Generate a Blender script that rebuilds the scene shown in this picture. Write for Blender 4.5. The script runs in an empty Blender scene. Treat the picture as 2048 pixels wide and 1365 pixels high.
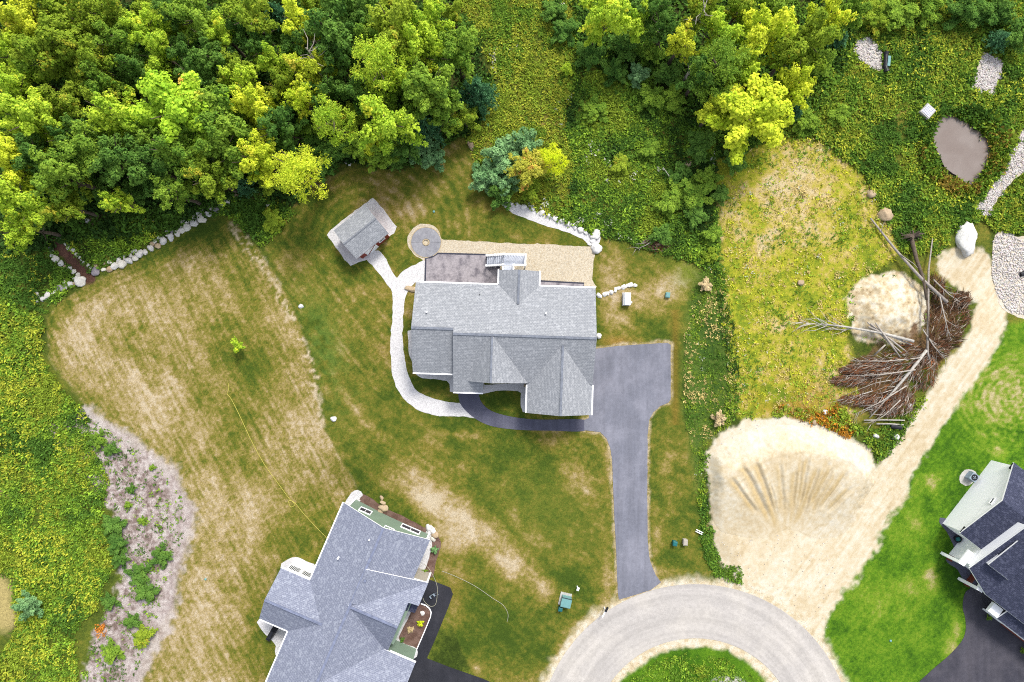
import bpy, math, random
import numpy as np
from mathutils import Vector, Matrix
from mathutils.geometry import delaunay_2d_cdt

# ------------------------------------------------------------------ camera, sky, sun, exposure
random.seed(7)
rng = np.random.default_rng(7)
SC = bpy.context.scene
COL = SC.collection
ALT, MPP = 75.0, 0.055            # flying height and metres per photo pixel on the ground
cam_data = bpy.data.cameras.new("camera")
cam_data.lens, cam_data.sensor_width, cam_data.clip_end = 24.0, 36.0, 3000.0
cam = bpy.data.objects.new("camera", cam_data)
cam.location = (0, 0, ALT)
COL.objects.link(cam)
SC.camera = cam

SUN_DIR = Vector((0.24, 0.58, 0.78)).normalized()
world = bpy.data.worlds.new("World")
SC.world = world
world.use_nodes = True
wn = world.node_tree.nodes
wl = world.node_tree.links
sky = wn.new("ShaderNodeTexSky")
sky.sky_type = 'NISHITA'
sky.sun_disc = False
sky.sun_elevation = math.asin(SUN_DIR.z)
sky.sun_rotation = math.atan2(SUN_DIR.x, SUN_DIR.y)
sky.air_density = 1.0
sky.dust_density = 2.5
hs = wn.new("ShaderNodeHueSaturation")
hs.inputs["Saturation"].default_value = 0.45        # thin high cloud whitens the sky
wl.new(sky.outputs[0], hs.inputs["Color"])
wl.new(hs.outputs[0], wn["Background"].inputs[0])
wn["Background"].inputs[1].default_value = 0.12
sun_data = bpy.data.lights.new("sun", 'SUN')
sun_data.energy = 1.5
sun_data.angle = math.radians(13)
sun_data.color = (1.0, 0.96, 0.89)
sun = bpy.data.objects.new("sun", sun_data)
sun.rotation_euler = SUN_DIR.to_track_quat('Z', 'Y').to_euler()
sun.location = (40, 40, 90)
COL.objects.link(sun)
SC.view_settings.view_transform = 'Standard'
SC.view_settings.look = 'None'
SC.view_settings.exposure = 1.3
SC.view_settings.gamma = 1.0
SC.cycles.use_denoising = False
SC.cycles.filter_width = 1.05
SC.cycles.max_bounces = 6
SC.cycles.diffuse_bounces = 3
SC.cycles.transmission_bounces = 3

# ------------------------------------------------------------------ small maths
def sst(a, b, x):
    t = np.clip((np.asarray(x, float) - a) / (b - a), 0, 1)
    return t * t * (3 - 2 * t)

_perm = np.random.default_rng(3).random((64, 256, 256)).astype(np.float32)
def vn(x, y, s, seed=0):
    x = np.asarray(x, float) / s + 37.3 * seed + 1000
    y = np.asarray(y, float) / s + 11.7 * seed + 1000
    xi, yi = np.floor(x).astype(int), np.floor(y).astype(int)
    fx, fy = x - xi, y - yi
    fx, fy = fx * fx * (3 - 2 * fx), fy * fy * (3 - 2 * fy)
    P = _perm[seed % 64]
    a, b = P[xi % 256, yi % 256], P[(xi + 1) % 256, yi % 256]
    c, d = P[xi % 256, (yi + 1) % 256], P[(xi + 1) % 256, (yi + 1) % 256]
    return (a * (1 - fx) + b * fx) * (1 - fy) + (c * (1 - fx) + d * fx) * fy
def fbm(x, y, s, seed=0, o=4):
    r, a, t = 0, 1, 0
    for i in range(o):
        r = r + a * vn(x, y, s / 2 ** i, seed + i)
        t += a
        a *= .55
    return r / t
def lin(c):
    c = np.asarray(c, float) / 255
    return np.where(c <= .04045, c / 12.92, ((c + .055) / 1.055) ** 2.4)
KL = 1.85                          # how much brighter the lit, exposed picture is than the surface colour
def A(r, g, b, k=KL):
    return tuple(float(v) for v in np.clip(lin((r, g, b)) / k, .004, .85))
def polydist(poly, x, y):
    """signed distance to a polygon, positive inside"""
    P = np.asarray(poly, float)
    d = np.full(x.shape, 1e9)
    ins = np.zeros(x.shape, bool)
    for i in range(len(P)):
        ax, ay = P[i]
        bx, by = P[(i + 1) % len(P)]
        ex, ey = bx - ax, by - ay
        t = np.clip(((x - ax) * ex + (y - ay) * ey) / (ex * ex + ey * ey + 1e-9), 0, 1)
        d = np.minimum(d, (x - ax - t * ex) ** 2 + (y - ay - t * ey) ** 2)
        c = ((ay > y) != (by > y))
        if ey:
            ins ^= c & (x < ex * (y - ay) / ey + ax)
    d = np.sqrt(d)
    return np.where(ins, d, -d)
def linedist(pts, x, y):
    d = np.full(np.shape(x), 1e9)
    for (p, q) in zip(pts[:-1], pts[1:]):
        ax, ay, bx, by = p[0], p[1], q[0], q[1]
        ex, ey = bx - ax, by - ay
        t = np.clip(((x - ax) * ex + (y - ay) * ey) / (ex * ex + ey * ey), 0, 1)
        w = 1.0
        if len(p) > 2:
            w = p[2] + t * (q[2] - p[2])
        d = np.minimum(d, np.hypot(x - ax - t * ex, y - ay - t * ey) / w)
    return d

# ------------------------------------------------------------------ terrain (photo pixels u, v; metres x, y)
POND = [(1877,244),(1904,236),(1927,247),(1950,260),(1971,280),(1977,303),(1967,333),(1943,366),(1917,356),(1891,339),(1874,310),(1866,274)]
def gz_uv(u, v):
    u, v = np.asarray(u, float), np.asarray(v, float)
    z = .5 * sst(545, 690, v)
    z = z + .10 * np.sin(u * .006 + 1) * np.sin(v * .007 + .5)
    z = z - .7 * np.exp(-(((u - 1921) / 62) ** 2 + ((v - 300) / 72) ** 2) ** 2)
    ds = linedist([(1385, 590), (1410, 700), (1418, 850), (1400, 960), (1410, 1060), (1440, 1120)], u, v)
    z = z - .35 * np.exp(-(ds / 22) ** 2)
    z = z - 1.1 * np.exp(-(((u - 690) / 70) ** 2 + ((v - 1000) / 60) ** 2))
    return z
def gz(x, y):
    return gz_uv(1024 + np.asarray(x) / MPP, 682.5 - np.asarray(y) / MPP)
def W(u, v, h=0.0):
    f = (ALT - h) / ALT * MPP
    return Vector(((u - 1024) * f, (682.5 - v) * f, h))
def G(u, v, up=0.0):
    """the point on the ground seen at photo pixel u, v"""
    h = 0.0
    for _ in range(4):
        p = W(u, v, h)
        h = float(gz(p.x, p.y)) + up
    p.z = h
    return p
def TP(poly):
    """true ground pixels (gz argument space) of seen pixels"""
    out = []
    for q in poly:
        p = G(q[0], q[1])
        out.append((p.x, p.y))
    return out

# ------------------------------------------------------------------ objects and materials
def link(o, parent=None):
    COL.objects.link(o)
    if parent is not None:
        o.parent = parent
    return o
def tag(o, label=None, cat=None, group=None, kind=None):
    for k, v in (("label", label), ("category", cat), ("group", group), ("kind", kind)):
        if v:
            o[k] = v
    return o
def thing(name, label, cat, loc=(0, 0, 0), rz=0.0, group=None):
    o = link(bpy.data.objects.new(name, None))
    o.location = loc
    o.rotation_euler = (0, 0, rz)
    o.empty_display_size = .3
    return tag(o, label, cat, group)
def mesh_np(name, V, F, mats, smooth=False, fm=None):
    V = np.asarray(V, np.float32).reshape(-1, 3)
    F = np.asarray(F, np.int32)
    me = bpy.data.meshes.new(name)
    n, k = F.shape
    me.vertices.add(len(V))
    me.vertices.foreach_set("co", V.ravel())
    me.loops.add(n * k)
    me.loops.foreach_set("vertex_index", F.ravel())
    me.polygons.add(n)
    me.polygons.foreach_set("loop_start", np.arange(0, n * k, k, dtype=np.int32))
    try:
        me.polygons.foreach_set("loop_total", np.full(n, k, np.int32))
    except Exception:
        pass
    for m in (mats if isinstance(mats, (list, tuple)) else [mats]):
        me.materials.append(m)
    if fm is not None:
        me.polygons.foreach_set("material_index", np.asarray(fm, np.int32))
    if smooth:
        me.polygons.foreach_set("use_smooth", np.ones(n, bool))
    me.update(calc_edges=True)
    return me
def mesh_py(name, V, F, mats, fm=None, smooth=False):
    me = bpy.data.meshes.new(name)
    me.from_pydata([tuple(v) for v in V], [], [tuple(f) for f in F])
    for m in (mats if isinstance(mats, (list, tuple)) else [mats]):
        me.materials.append(m)
    if fm:
        me.polygons.foreach_set("material_index", fm)
    if smooth:
        me.polygons.foreach_set("use_smooth", [True] * len(F))
    me.update()
    return me
def obj(name, me, parent=None):
    return link(bpy.data.objects.new(name, me), parent)
def fattr(me, name, arr, kind='FLOAT_COLOR', dom='POINT'):
    a = me.attributes.new(name, kind, dom)
    arr = np.asarray(arr, np.float32)
    if kind == 'FLOAT_COLOR':
        if arr.shape[1] == 3:
            arr = np.concatenate([arr, np.ones((len(arr), 1), np.float32)], 1)
        a.data.foreach_set("color", arr.ravel())
    else:
        a.data.foreach_set("value", arr.ravel())

class MB:
    """boxes, bars and prisms gathered into one mesh"""
    def __init__(s):
        s.V, s.F, s.M = [], [], []
    def add(s, V, F, m=0):
        o = len(s.V)
        s.V += [tuple(v) for v in V]
        s.F += [tuple(i + o for i in f) for f in F]
        s.M += [m] * len(F)
        return s
    def box(s, x0, x1, y0, y1, z0, z1, m=0):
        V = [(x, y, z) for z in (z0, z1) for y in (y0, y1) for x in (x0, x1)]
        return s.add(V, [(0, 2, 3, 1), (4, 5, 7, 6), (0, 1, 5, 4), (2, 6, 7, 3), (0, 4, 6, 2), (1, 3, 7, 5)], m)
    def bar(s, p, q, w, h, m=0):
        p, q = Vector(p), Vector(q)
        d = (q - p).normalized()
        sd = d.cross(Vector((0, 0, 1)))
        sd = sd.normalized() if sd.length > 1e-4 else Vector((1, 0, 0))
        up = sd.cross(d).normalized()
        V = [e + sd * (w / 2 * a) + up * (h / 2 * b) for e in (p, q) for a, b in ((-1, -1), (1, -1), (1, 1), (-1, 1))]
        return s.add(V, [(0, 1, 2, 3), (7, 6, 5, 4), (0, 4, 5, 1), (1, 5, 6, 2), (2, 6, 7, 3), (3, 7, 4, 0)], m)
    def prism(s, poly, z0, z1, m=0):
        n = len(poly)
        a = sum(poly[i][0] * poly[(i + 1) % n][1] - poly[(i + 1) % n][0] * poly[i][1] for i in range(n))
        if a < 0:
            poly = poly[::-1]
        V = [(p[0], p[1], z0) for p in poly] + [(p[0], p[1], z1) for p in poly]
        F = [tuple(range(n - 1, -1, -1)), tuple(range(n, 2 * n))] + [(i, (i + 1) % n, n + (i + 1) % n, n + i) for i in range(n)]
        return s.add(V, F, m)
    def lathe(s, c, prof, n=16, m=0):
        V, F = [], []
        for r, z in prof:
            V += [(c[0] + r * math.cos(2 * math.pi * i / n), c[1] + r * math.sin(2 * math.pi * i / n), c[2] + z) for i in range(n)]
        for k in range(len(prof) - 1):
            F += [(k * n + i, k * n + (i + 1) % n, (k + 1) * n + (i + 1) % n, (k + 1) * n + i) for i in range(n)]
        F.append(tuple(range((len(prof) - 1) * n, len(prof) * n)))
        return s.add(V, F, m)
    def build(s, name, mats, parent=None, smooth=False):
        return obj(name, mesh_py(name, s.V, s.F, mats, s.M, smooth), parent)

def newmat(name, rough=.8):
    m = bpy.data.materials.new(name)
    m.use_nodes = True
    p = m.node_tree.nodes["Principled BSDF"]
    p.inputs["Roughness"].default_value = rough
    p.inputs["Specular IOR Level"].default_value = .3
    return m, m.node_tree.nodes, m.node_tree.links, p
def nd(N, t, **kw):
    n = N.new(t)
    for k, v in kw.items():
        if k in n.inputs:
            n.inputs[k].default_value = v
        else:
            setattr(n, k, v)
    return n
def mixc(N, L, fac, a, b, mode='MIX'):
    n = N.new("ShaderNodeMix")
    n.data_type = 'RGBA'
    n.blend_type = mode
    for i, s in ((0, fac), (6, a), (7, b)):
        if isinstance(s, bpy.types.NodeSocket):
            L.new(s, n.inputs[i])
        elif i == 0:
            n.inputs[0].default_value = s
        else:
            n.inputs[i].default_value = (*s[:3], 1)
    return n.outputs[2]
def ramp(N, L, src, lo, hi, a=0.0, b=1.0):
    n = N.new("ShaderNodeMapRange")
    n.interpolation_type = 'SMOOTHSTEP'
    L.new(src, n.inputs[0])
    for i, x in ((1, lo), (2, hi), (3, a), (4, b)):
        if isinstance(x, bpy.types.NodeSocket):
            L.new(x, n.inputs[i])
        else:
            n.inputs[i].default_value = x
    return n.outputs[0]
def noise(N, L, scale, detail=4, rough=.55, vec=None):
    n = nd(N, "ShaderNodeTexNoise", Scale=scale, Detail=detail, Roughness=rough)
    if vec is None:
        vec = nd(N, "ShaderNodeTexCoord").outputs["Object"]
    L.new(vec, n.inputs["Vector"])
    return n.outputs[0]
def bump(N, L, P, h, strength=.3, dist=.05):
    b = nd(N, "ShaderNodeBump", Strength=strength, Distance=dist)
    L.new(h, b.inputs["Height"])
    L.new(b.outputs[0], P.inputs["Normal"])
def mottle(name, c1, c2, s1=1.0, s2=9.0, rough=.85, bs=.4, lo=.35, hi=.65, fine=.45, bd=.04):
    """two colours in soft patches, fine grain on top"""
    m, N, L, P = newmat(name, rough)
    n1, n2 = noise(N, L, s1, 5), noise(N, L, s2, 5, .7)
    c = mixc(N, L, ramp(N, L, n1, lo, hi), c1, c2)
    f = ramp(N, L, n2, .25, .75, 1 - fine, 1 + fine)
    mm = nd(N, "ShaderNodeVectorMath", operation='SCALE')
    L.new(c, mm.inputs[0])
    L.new(f, mm.inputs["Scale"])
    L.new(mm.outputs[0], P.inputs["Base Color"])
    bump(N, L, P, n2, bs, bd)
    return m
def plain(name, c, rough=.6, var=.12, scale=3.0, metal=0.0):
    m, N, L, P = newmat(name, rough)
    n1 = noise(N, L, scale, 4, .6)
    mm = nd(N, "ShaderNodeVectorMath", operation='SCALE')
    mm.inputs[0].default_value = c[:3]
    L.new(ramp(N, L, n1, .25, .75, 1 - var, 1 + var), mm.inputs["Scale"])
    L.new(mm.outputs[0], P.inputs["Base Color"])
    P.inputs["Metallic"].default_value = metal
    return m

# ground: two colours and a share per vertex, broken up by fine grain
def ground_material():
    m, N, L, P = newmat("ground_cover", .95)
    P.inputs["Specular IOR Level"].default_value = .1
    a1 = nd(N, "ShaderNodeAttribute", attribute_name="cover_a").outputs["Color"]
    a2 = nd(N, "ShaderNodeAttribute", attribute_name="cover_b").outputs["Color"]
    gn = nd(N, "ShaderNodeAttribute", attribute_name="grain").outputs["Fac"]
    n1 = noise(N, L, 3.4, 7, .76)
    n2 = noise(N, L, 10.0, 5, .78)
    c = mixc(N, L, ramp(N, L, n1, .36, .64), a1, a2)
    dv = ramp(N, L, n2, .3, .7, -1.0, 1.0)
    f = nd(N, "ShaderNodeMath", operation='MULTIPLY_ADD')
    L.new(dv, f.inputs[0])
    L.new(gn, f.inputs[1])
    f.inputs[2].default_value = 1.0
    mm = nd(N, "ShaderNodeVectorMath", operation='SCALE')
    L.new(c, mm.inputs[0])
    L.new(f.outputs[0], mm.inputs["Scale"])
    L.new(mm.outputs[0], P.inputs["Base Color"])
    b = nd(N, "ShaderNodeBump", Distance=.07)
    L.new(n2, b.inputs["Height"])
    L.new(gn, b.inputs["Strength"])
    L.new(b.outputs[0], P.inputs["Normal"])
    return m
M = {}
M['ground'] = ground_material()
def asphalt(name, c1, c2, s1=.35, ring=None):
    m, N, L, P = newmat(name, .85)
    tc = nd(N, "ShaderNodeTexCoord").outputs["Object"]
    mp = nd(N, "ShaderNodeMapping")
    mp.inputs["Scale"].default_value = (1.6, .12, 1)
    L.new(tc, mp.inputs[0])
    vec = mp.outputs[0]
    if ring:
        sb = nd(N, "ShaderNodeVectorMath", operation='SUBTRACT')
        L.new(tc, sb.inputs[0])
        sb.inputs[1].default_value = (*ring, 0)
        ln = nd(N, "ShaderNodeVectorMath", operation='LENGTH')
        L.new(sb.outputs[0], ln.inputs[0])
        cb = nd(N, "ShaderNodeCombineXYZ")
        ml = nd(N, "ShaderNodeMath", operation='MULTIPLY')
        L.new(ln.outputs["Value"], ml.inputs[0])
        ml.inputs[1].default_value = 1.1
        L.new(ml.outputs[0], cb.inputs[0])
        sc2 = nd(N, "ShaderNodeVectorMath", operation='SCALE')
        L.new(tc, sc2.inputs[0])
        sc2.inputs["Scale"].default_value = .06
        ad = nd(N, "ShaderNodeVectorMath", operation='ADD')
        L.new(cb.outputs[0], ad.inputs[0])
        L.new(sc2.outputs[0], ad.inputs[1])
        vec = ad.outputs[0]
    n0 = noise(N, L, 1.0, 4, .6, vec)
    n1, n2, n3 = noise(N, L, s1, 4, .6), noise(N, L, 30, 3, .7), noise(N, L, 3.0, 5, .65)
    c = mixc(N, L, ramp(N, L, n1, .35, .68), c1, c2)
    for n_, a_ in ((n0, .13), (n3, .10), (n2, .2)):
        mm = nd(N, "ShaderNodeVectorMath", operation='SCALE')
        L.new(c, mm.inputs[0])
        L.new(ramp(N, L, n_, .25, .75, 1 - a_, 1 + a_), mm.inputs["Scale"])
        c = mm.outputs[0]
    L.new(c, P.inputs["Base Color"])
    bump(N, L, P, n2, .25, .01)
    return m
M['drive'] = asphalt("driveway_asphalt", A(134, 136, 149), A(152, 153, 166))
M['walk'] = asphalt("walkway_asphalt", A(98, 99, 118), A(110, 111, 128))
M['newdrive'] = asphalt("fresh_asphalt", A(48, 49, 58), A(62, 62, 70))
M['darkdrive'] = asphalt("dark_asphalt", A(68, 67, 78), A(92, 89, 98))
M['road'] = asphalt("worn_road", A(206, 200, 194), A(220, 213, 204), .25, (20.1, -43.7))
def gravel(name, c1, c2, scale, dark=.55):
    m, N, L, P = newmat(name, .9)
    tc = nd(N, "ShaderNodeTexCoord").outputs["Object"]
    vo = nd(N, "ShaderNodeTexVoronoi", Scale=scale)
    L.new(tc, vo.inputs["Vector"])
    n1 = noise(N, L, .9, 5, .65)
    n2 = noise(N, L, scale * .45, 4, .75)
    c = mixc(N, L, ramp(N, L, vo.outputs["Color"], .1, .9), c1, c2)
    c = mixc(N, L, ramp(N, L, n1, .55, .8, 0, .45), c, tuple(x * .86 for x in c1))
    mm = nd(N, "ShaderNodeVectorMath", operation='SCALE')
    L.new(c, mm.inputs[0])
    L.new(ramp(N, L, n2, .28, .6, dark, 1.08), mm.inputs["Scale"])
    L.new(mm.outputs[0], P.inputs["Base Color"])
    bump(N, L, P, vo.outputs["Distance"], .5, .03)
    return m
M['gravel'] = gravel("white_crushed_stone", A(228, 225, 225, 1.7), A(242, 240, 240, 1.7), 14, .76)
M['tangravel'] = gravel("tan_pea_gravel", A(219, 201, 170), A(238, 226, 203), 12, .74)
M['verge'] = gravel("sandy_verge", A(226, 212, 188), A(244, 234, 216), 8, .76)
M['mulch'] = mottle("bark_mulch", A(112, 84, 72), A(140, 112, 100), 1.2, 16, fine=.5)
M['patio'] = mottle("stamped_concrete", A(186, 178, 182), A(128, 122, 130), 1.1, 5, .7, .2, .42, .72, .22)
M['firepatio'] = mottle("grey_pavers", A(178, 178, 184), A(160, 160, 168), 1.3, 8, .8, .2, fine=.16)
M['border'] = plain("dark_border", A(70, 72, 88), .8)
M['sandstone'] = mottle("sandy_pavers", A(226, 206, 168), A(206, 184, 150), 3, 12, fine=.2)
M['white'] = plain("white_trim", A(246, 246, 248, 1.1), .5, .03)
M['offwhite'] = plain("white_siding", A(255, 255, 255, 1.0), .6, .02, 1.2)
M['sage'] = plain("sage_green_siding", A(150, 174, 152), .65, .06, 1.5)
M['grey_siding'] = plain("grey_siding", A(176, 180, 184), .65, .06)
M['beige'] = plain("beige_panel", A(205, 196, 180), .7, .06)
M['red'] = plain("red_siding", A(170, 70, 58), .6, .1)
M['brick'] = plain("brown_brick", A(132, 62, 44), .8, .2, 8)
M['black'] = plain("black_plastic", A(38, 40, 48), .5, .2)
M['glass'] = plain("window_glass", A(70, 76, 88), .15, .1)
M['deckboard'] = plain("grey_deck_board", A(206, 212, 224, 1.4), .6, .1, 5)
M['lilac'] = plain("grey_lilac_grating", A(160, 164, 196), .6, .1)
M['steel'] = plain("grey_painted_steel", A(170, 186, 200), .45, .1)
M['teal'] = plain("green_painted_box", A(132, 186, 184), .5, .1)
M['dteal'] = plain("teal_plastic_box", A(36, 122, 124), .5, .15)
M['concrete'] = mottle("pale_concrete", A(225, 222, 214), A(205, 202, 196), 2, 14, fine=.12)
M['hose'] = plain("yellow_hose", A(218, 208, 96), .5, .1)
M['hose2'] = plain("pale_hose", A(196, 194, 170), .5, .1)
M['chips'] = mottle("wood_chips", A(192, 176, 168), A(168, 150, 142), 1, 14, fine=.4)
def shingles(name, c1, c2, cm, streak):
    m, N, L, P = newmat(name, .9)
    uv = nd(N, "ShaderNodeUVMap").outputs[0]
    b = nd(N, "ShaderNodeTexBrick", Scale=1.0)
    b.offset = .37
    b.inputs["Color1"].default_value = (*c1, 1)
    b.inputs["Color2"].default_value = (*c2, 1)
    b.inputs["Mortar"].default_value = (*cm, 1)
    b.inputs["Mortar Size"].default_value = .022
    b.inputs["Mortar Smooth"].default_value = .4
    b.inputs["Brick Width"].default_value = .27
    b.inputs["Row Height"].default_value = .17
    b.inputs["Bias"].default_value = .0
    L.new(uv, b.inputs["Vector"])
    mp = nd(N, "ShaderNodeMapping")
    mp.inputs["Scale"].default_value = (4.6, 6.2, 1)
    L.new(uv, mp.inputs[0])
    wn_ = nd(N, "ShaderNodeTexVoronoi", Scale=1.0)
    wn_.inputs["Randomness"].default_value = .55
    L.new(mp.outputs[0], wn_.inputs["Vector"])
    sp = N.new("ShaderNodeSeparateColor")
    L.new(wn_.outputs["Color"], sp.inputs[0])
    c = b.outputs["Color"]
    c = mixc(N, L, ramp(N, L, sp.outputs[0], .6, 1.0, 0, .5), c, streak)
    for sc_, a_ in ((.35, .03), (14, .20)):
        mm = nd(N, "ShaderNodeVectorMath", operation='SCALE')
        L.new(c, mm.inputs[0])
        L.new(ramp(N, L, noise(N, L, sc_, 4, .6), .25, .75, 1 - a_, 1 + a_), mm.inputs["Scale"])
        c = mm.outputs[0]
    L.new(c, P.inputs["Base Color"])
    bump(N, L, P, b.outputs["Fac"], -.35, .02)
    return m
M['roof1'] = shingles("light_grey_shingles", A(173, 176, 181), A(185, 188, 192), A(146, 150, 158), A(212, 214, 218))
M['roof2'] = shingles("blue_grey_shingles", A(152, 158, 176), A(166, 171, 189), A(126, 132, 154), A(196, 202, 216))
M['roof3'] = shingles("slate_blue_shingles", A(62, 68, 92), A(80, 84, 110), A(48, 52, 72), A(112, 116, 140))
M['cap1'] = plain("ridge_shingles_grey", A(142, 148, 160), .9, .25, 3)
M['cap2'] = plain("ridge_shingles_blue", A(142, 150, 176), .9, .25, 3)
def stone_mat(name, c1, c2, c3):
    m, N, L, P = newmat(name, .85)
    oi = nd(N, "ShaderNodeObjectInfo")
    c = mixc(N, L, ramp(N, L, oi.outputs["Random"], .0, 1.0), c1, c2)
    n1, n2 = noise(N, L, 2.2, 5, .65), noise(N, L, 9, 5, .7)
    c = mixc(N, L, ramp(N, L, n1, .52, .75, 0, .6), c, c3)
    mm = nd(N, "ShaderNodeVectorMath", operation='SCALE')
    L.new(c, mm.inputs[0])
    L.new(ramp(N, L, n2, .25, .75, .75, 1.2), mm.inputs["Scale"])
    L.new(mm.outputs[0], P.inputs["Base Color"])
    bump(N, L, P, n2, .5, .05)
    return m
M['stone'] = stone_mat("pale_fieldstone", A(234, 228, 214, 1.45), A(220, 217, 214, 1.45), A(206, 192, 168, 1.45))
M['stone_grey'] = stone_mat("grey_fieldstone", A(160, 152, 160), A(176, 170, 176), A(134, 128, 136))
M['stone_tan'] = stone_mat("tan_boulder", A(220, 196, 160), A(206, 180, 148), A(150, 104, 72))
M['stone_white'] = stone_mat("white_boulder", A(244, 242, 240, 1.45), A(238, 236, 230, 1.45), A(226, 218, 206, 1.45))
M['bark'] = plain("grey_brown_bark", A(112, 98, 84), .9, .3, 6)
M['deadwood'] = plain("bleached_dead_wood", A(200, 190, 178), .9, .2, 5)
M['greywood'] = plain("weathered_grey_wood", A(184, 174, 164), .9, .25, 5)
M['birchbark'] = plain("white_birch_bark", A(208, 202, 192), .8, .25, 4)

def leaf_mat(name, base, tip, accent=None, trans=.36):
    m = bpy.data.materials.new(name)
    m.use_nodes = True
    N, L = m.node_tree.nodes, m.node_tree.links
    for n in list(N):
        if n.type != 'OUTPUT_MATERIAL':
            N.remove(n)
    at = nd(N, "ShaderNodeAttribute", attribute_name="leaf").outputs["Color"]
    sp = N.new("ShaderNodeSeparateColor")
    L.new(at, sp.inputs[0])
    oi = nd(N, "ShaderNodeObjectInfo")
    ad = nd(N, "ShaderNodeMath", operation='MULTIPLY_ADD')
    L.new(oi.outputs["Random"], ad.inputs[0])
    ad.inputs[1].default_value, ad.inputs[2].default_value = .3, -.15
    a2 = nd(N, "ShaderNodeMath", operation='ADD')
    L.new(ad.outputs[0], a2.inputs[0])
    L.new(sp.outputs[0], a2.inputs[1])
    a2.use_clamp = True
    c = mixc(N, L, a2.outputs[0], base, tip)
    if accent:
        c = mixc(N, L, ramp(N, L, sp.outputs[2], .80, .93), c, accent)
    mm = nd(N, "ShaderNodeVectorMath", operation='SCALE')
    L.new(c, mm.inputs[0])
    f = nd(N, "ShaderNodeMath", operation='MULTIPLY_ADD')
    L.new(sp.outputs[1], f.inputs[0])
    f.inputs[1].default_value, f.inputs[2].default_value = .7, .65
    L.new(f.outputs[0], mm.inputs["Scale"])
    d = N.new("ShaderNodeBsdfDiffuse")
    t = N.new("ShaderNodeBsdfTranslucent")
    L.new(mm.outputs[0], d.inputs[0])
    L.new(mm.outputs[0], t.inputs[0])
    mx = nd(N, "ShaderNodeMixShader", Fac=trans)
    L.new(d.outputs[0], mx.inputs[1])
    L.new(t.outputs[0], mx.inputs[2])
    out = [n for n in N if n.type == 'OUTPUT_MATERIAL'][0]
    L.new(mx.outputs[0], out.inputs[0])
    return m
KF = .76
LEAF = {
    'lime':   leaf_mat("lime_leaves", A(122, 156, 46, KF), A(186, 204, 66, KF), A(206, 204, 66, KF)),
    'yellow': leaf_mat("yellow_green_leaves", A(156, 178, 46, KF), A(206, 214, 66, KF), A(224, 206, 70, KF)),
    'gold':   leaf_mat("golden_leaves", A(146, 164, 46, KF), A(198, 202, 64, KF), A(234, 194, 80, KF)),
    'orange': leaf_mat("lime_leaves_with_orange", A(126, 164, 46, KF), A(178, 204, 62, KF), A(236, 172, 84, KF)),
    'green':  leaf_mat("mid_green_leaves", A(96, 134, 50, 1.0), A(154, 182, 66, 1.0), None),
    'deep':   leaf_mat("deep_green_leaves", A(76, 116, 52, 1.0), A(120, 156, 68, 1.0)),
    'olive':  leaf_mat("olive_leaves", A(112, 142, 44, 1.0), A(166, 184, 62, 1.0), A(184, 178, 62, 1.0)),
    'teal':   leaf_mat("blue_green_needles", A(54, 100, 68, KF), A(102, 146, 100, KF), None, .15),
    'bluegreen': leaf_mat("blue_green_leaves", A(76, 114, 70, KF), A(124, 158, 104, KF), None, .2),
    'brownish': leaf_mat("olive_brown_leaves", A(134, 140, 52, KF), A(184, 178, 70, KF), A(194, 146, 76, KF)),
    'acid':   leaf_mat("acid_yellow_leaves", A(176, 198, 34, KF), A(226, 230, 54, KF)),
    'straw':  leaf_mat("dry_brown_twigs", A(150, 134, 100, KF), A(190, 170, 130, KF), None, .1),
}
def cover_mat(name, trans=.2):
    m = bpy.data.materials.new(name)
    m.use_nodes = True
    N, L = m.node_tree.nodes, m.node_tree.links
    for n in list(N):
        if n.type != 'OUTPUT_MATERIAL':
            N.remove(n)
    at = nd(N, "ShaderNodeAttribute", attribute_name="tint").outputs["Color"]
    d = N.new("ShaderNodeBsdfDiffuse")
    t = N.new("ShaderNodeBsdfTranslucent")
    L.new(at, d.inputs[0])
    L.new(at, t.inputs[0])
    mx = nd(N, "ShaderNodeMixShader", Fac=trans)
    L.new(d.outputs[0], mx.inputs[1])
    L.new(t.outputs[0], mx.inputs[2])
    out = [n for n in N if n.type == 'OUTPUT_MATERIAL'][0]
    L.new(mx.outputs[0], out.inputs[0])
    return m
M['cover'] = cover_mat("meadow_plants")

# ------------------------------------------------------------------ the ground sheet
DRY = [(92,640),(120,605),(170,574),(250,532),(330,492),(400,452),(452,430),(484,458),(520,505),(560,565),(592,615),(602,660),(625,730),(640,800),(644,850),
       (700,880),(715,985),(640,1090),(560,1130),(515,1235),(540,1400),(255,1400),(318,1240),(346,1150),(384,1030),(345,950),(262,880),(190,830),(130,775),(95,712)]
LAWN = [(530,500),(575,430),(630,360),(720,338),(800,346),(858,322),(895,290),(930,274),(946,320),(958,372),(1000,412),(1190,474),(1230,482),(1330,512),(1398,534),
        (1402,600),(1366,690),(1362,800),(1386,900),(1402,1000),(1412,1100),(1445,1142),(1330,1170),(1240,1200),(1150,1270),(1090,1400),(970,1400),(860,1165),(862,1075),
        (720,985),(644,850),(625,730),(604,650),(560,560)]
RLAWN = [(2100,630),(2010,648),(1965,720),(1905,792),(1856,856),(1836,905),(1776,1004),(1706,1096),(1642,1186),(1636,1240),(1655,1310),(1690,1400),(2100,1400)]
FIELD = [(1430,322),(1500,300),(1560,272),(1640,282),(1725,350),(1768,440),(1800,505),(1748,552),(1706,600),(1692,680),(1712,760),(1706,856),(1600,838),(1500,842),(1462,824),(1446,700),(1440,560),(1436,430)]
STRIP = [(1392,540),(1440,520),(1452,640),(1468,740),(1462,836),(1412,890),(1404,960),(1420,1010),(1424,1090),(1478,1166),(1432,1140),(1388,960),(1364,800),(1368,680)]
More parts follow.
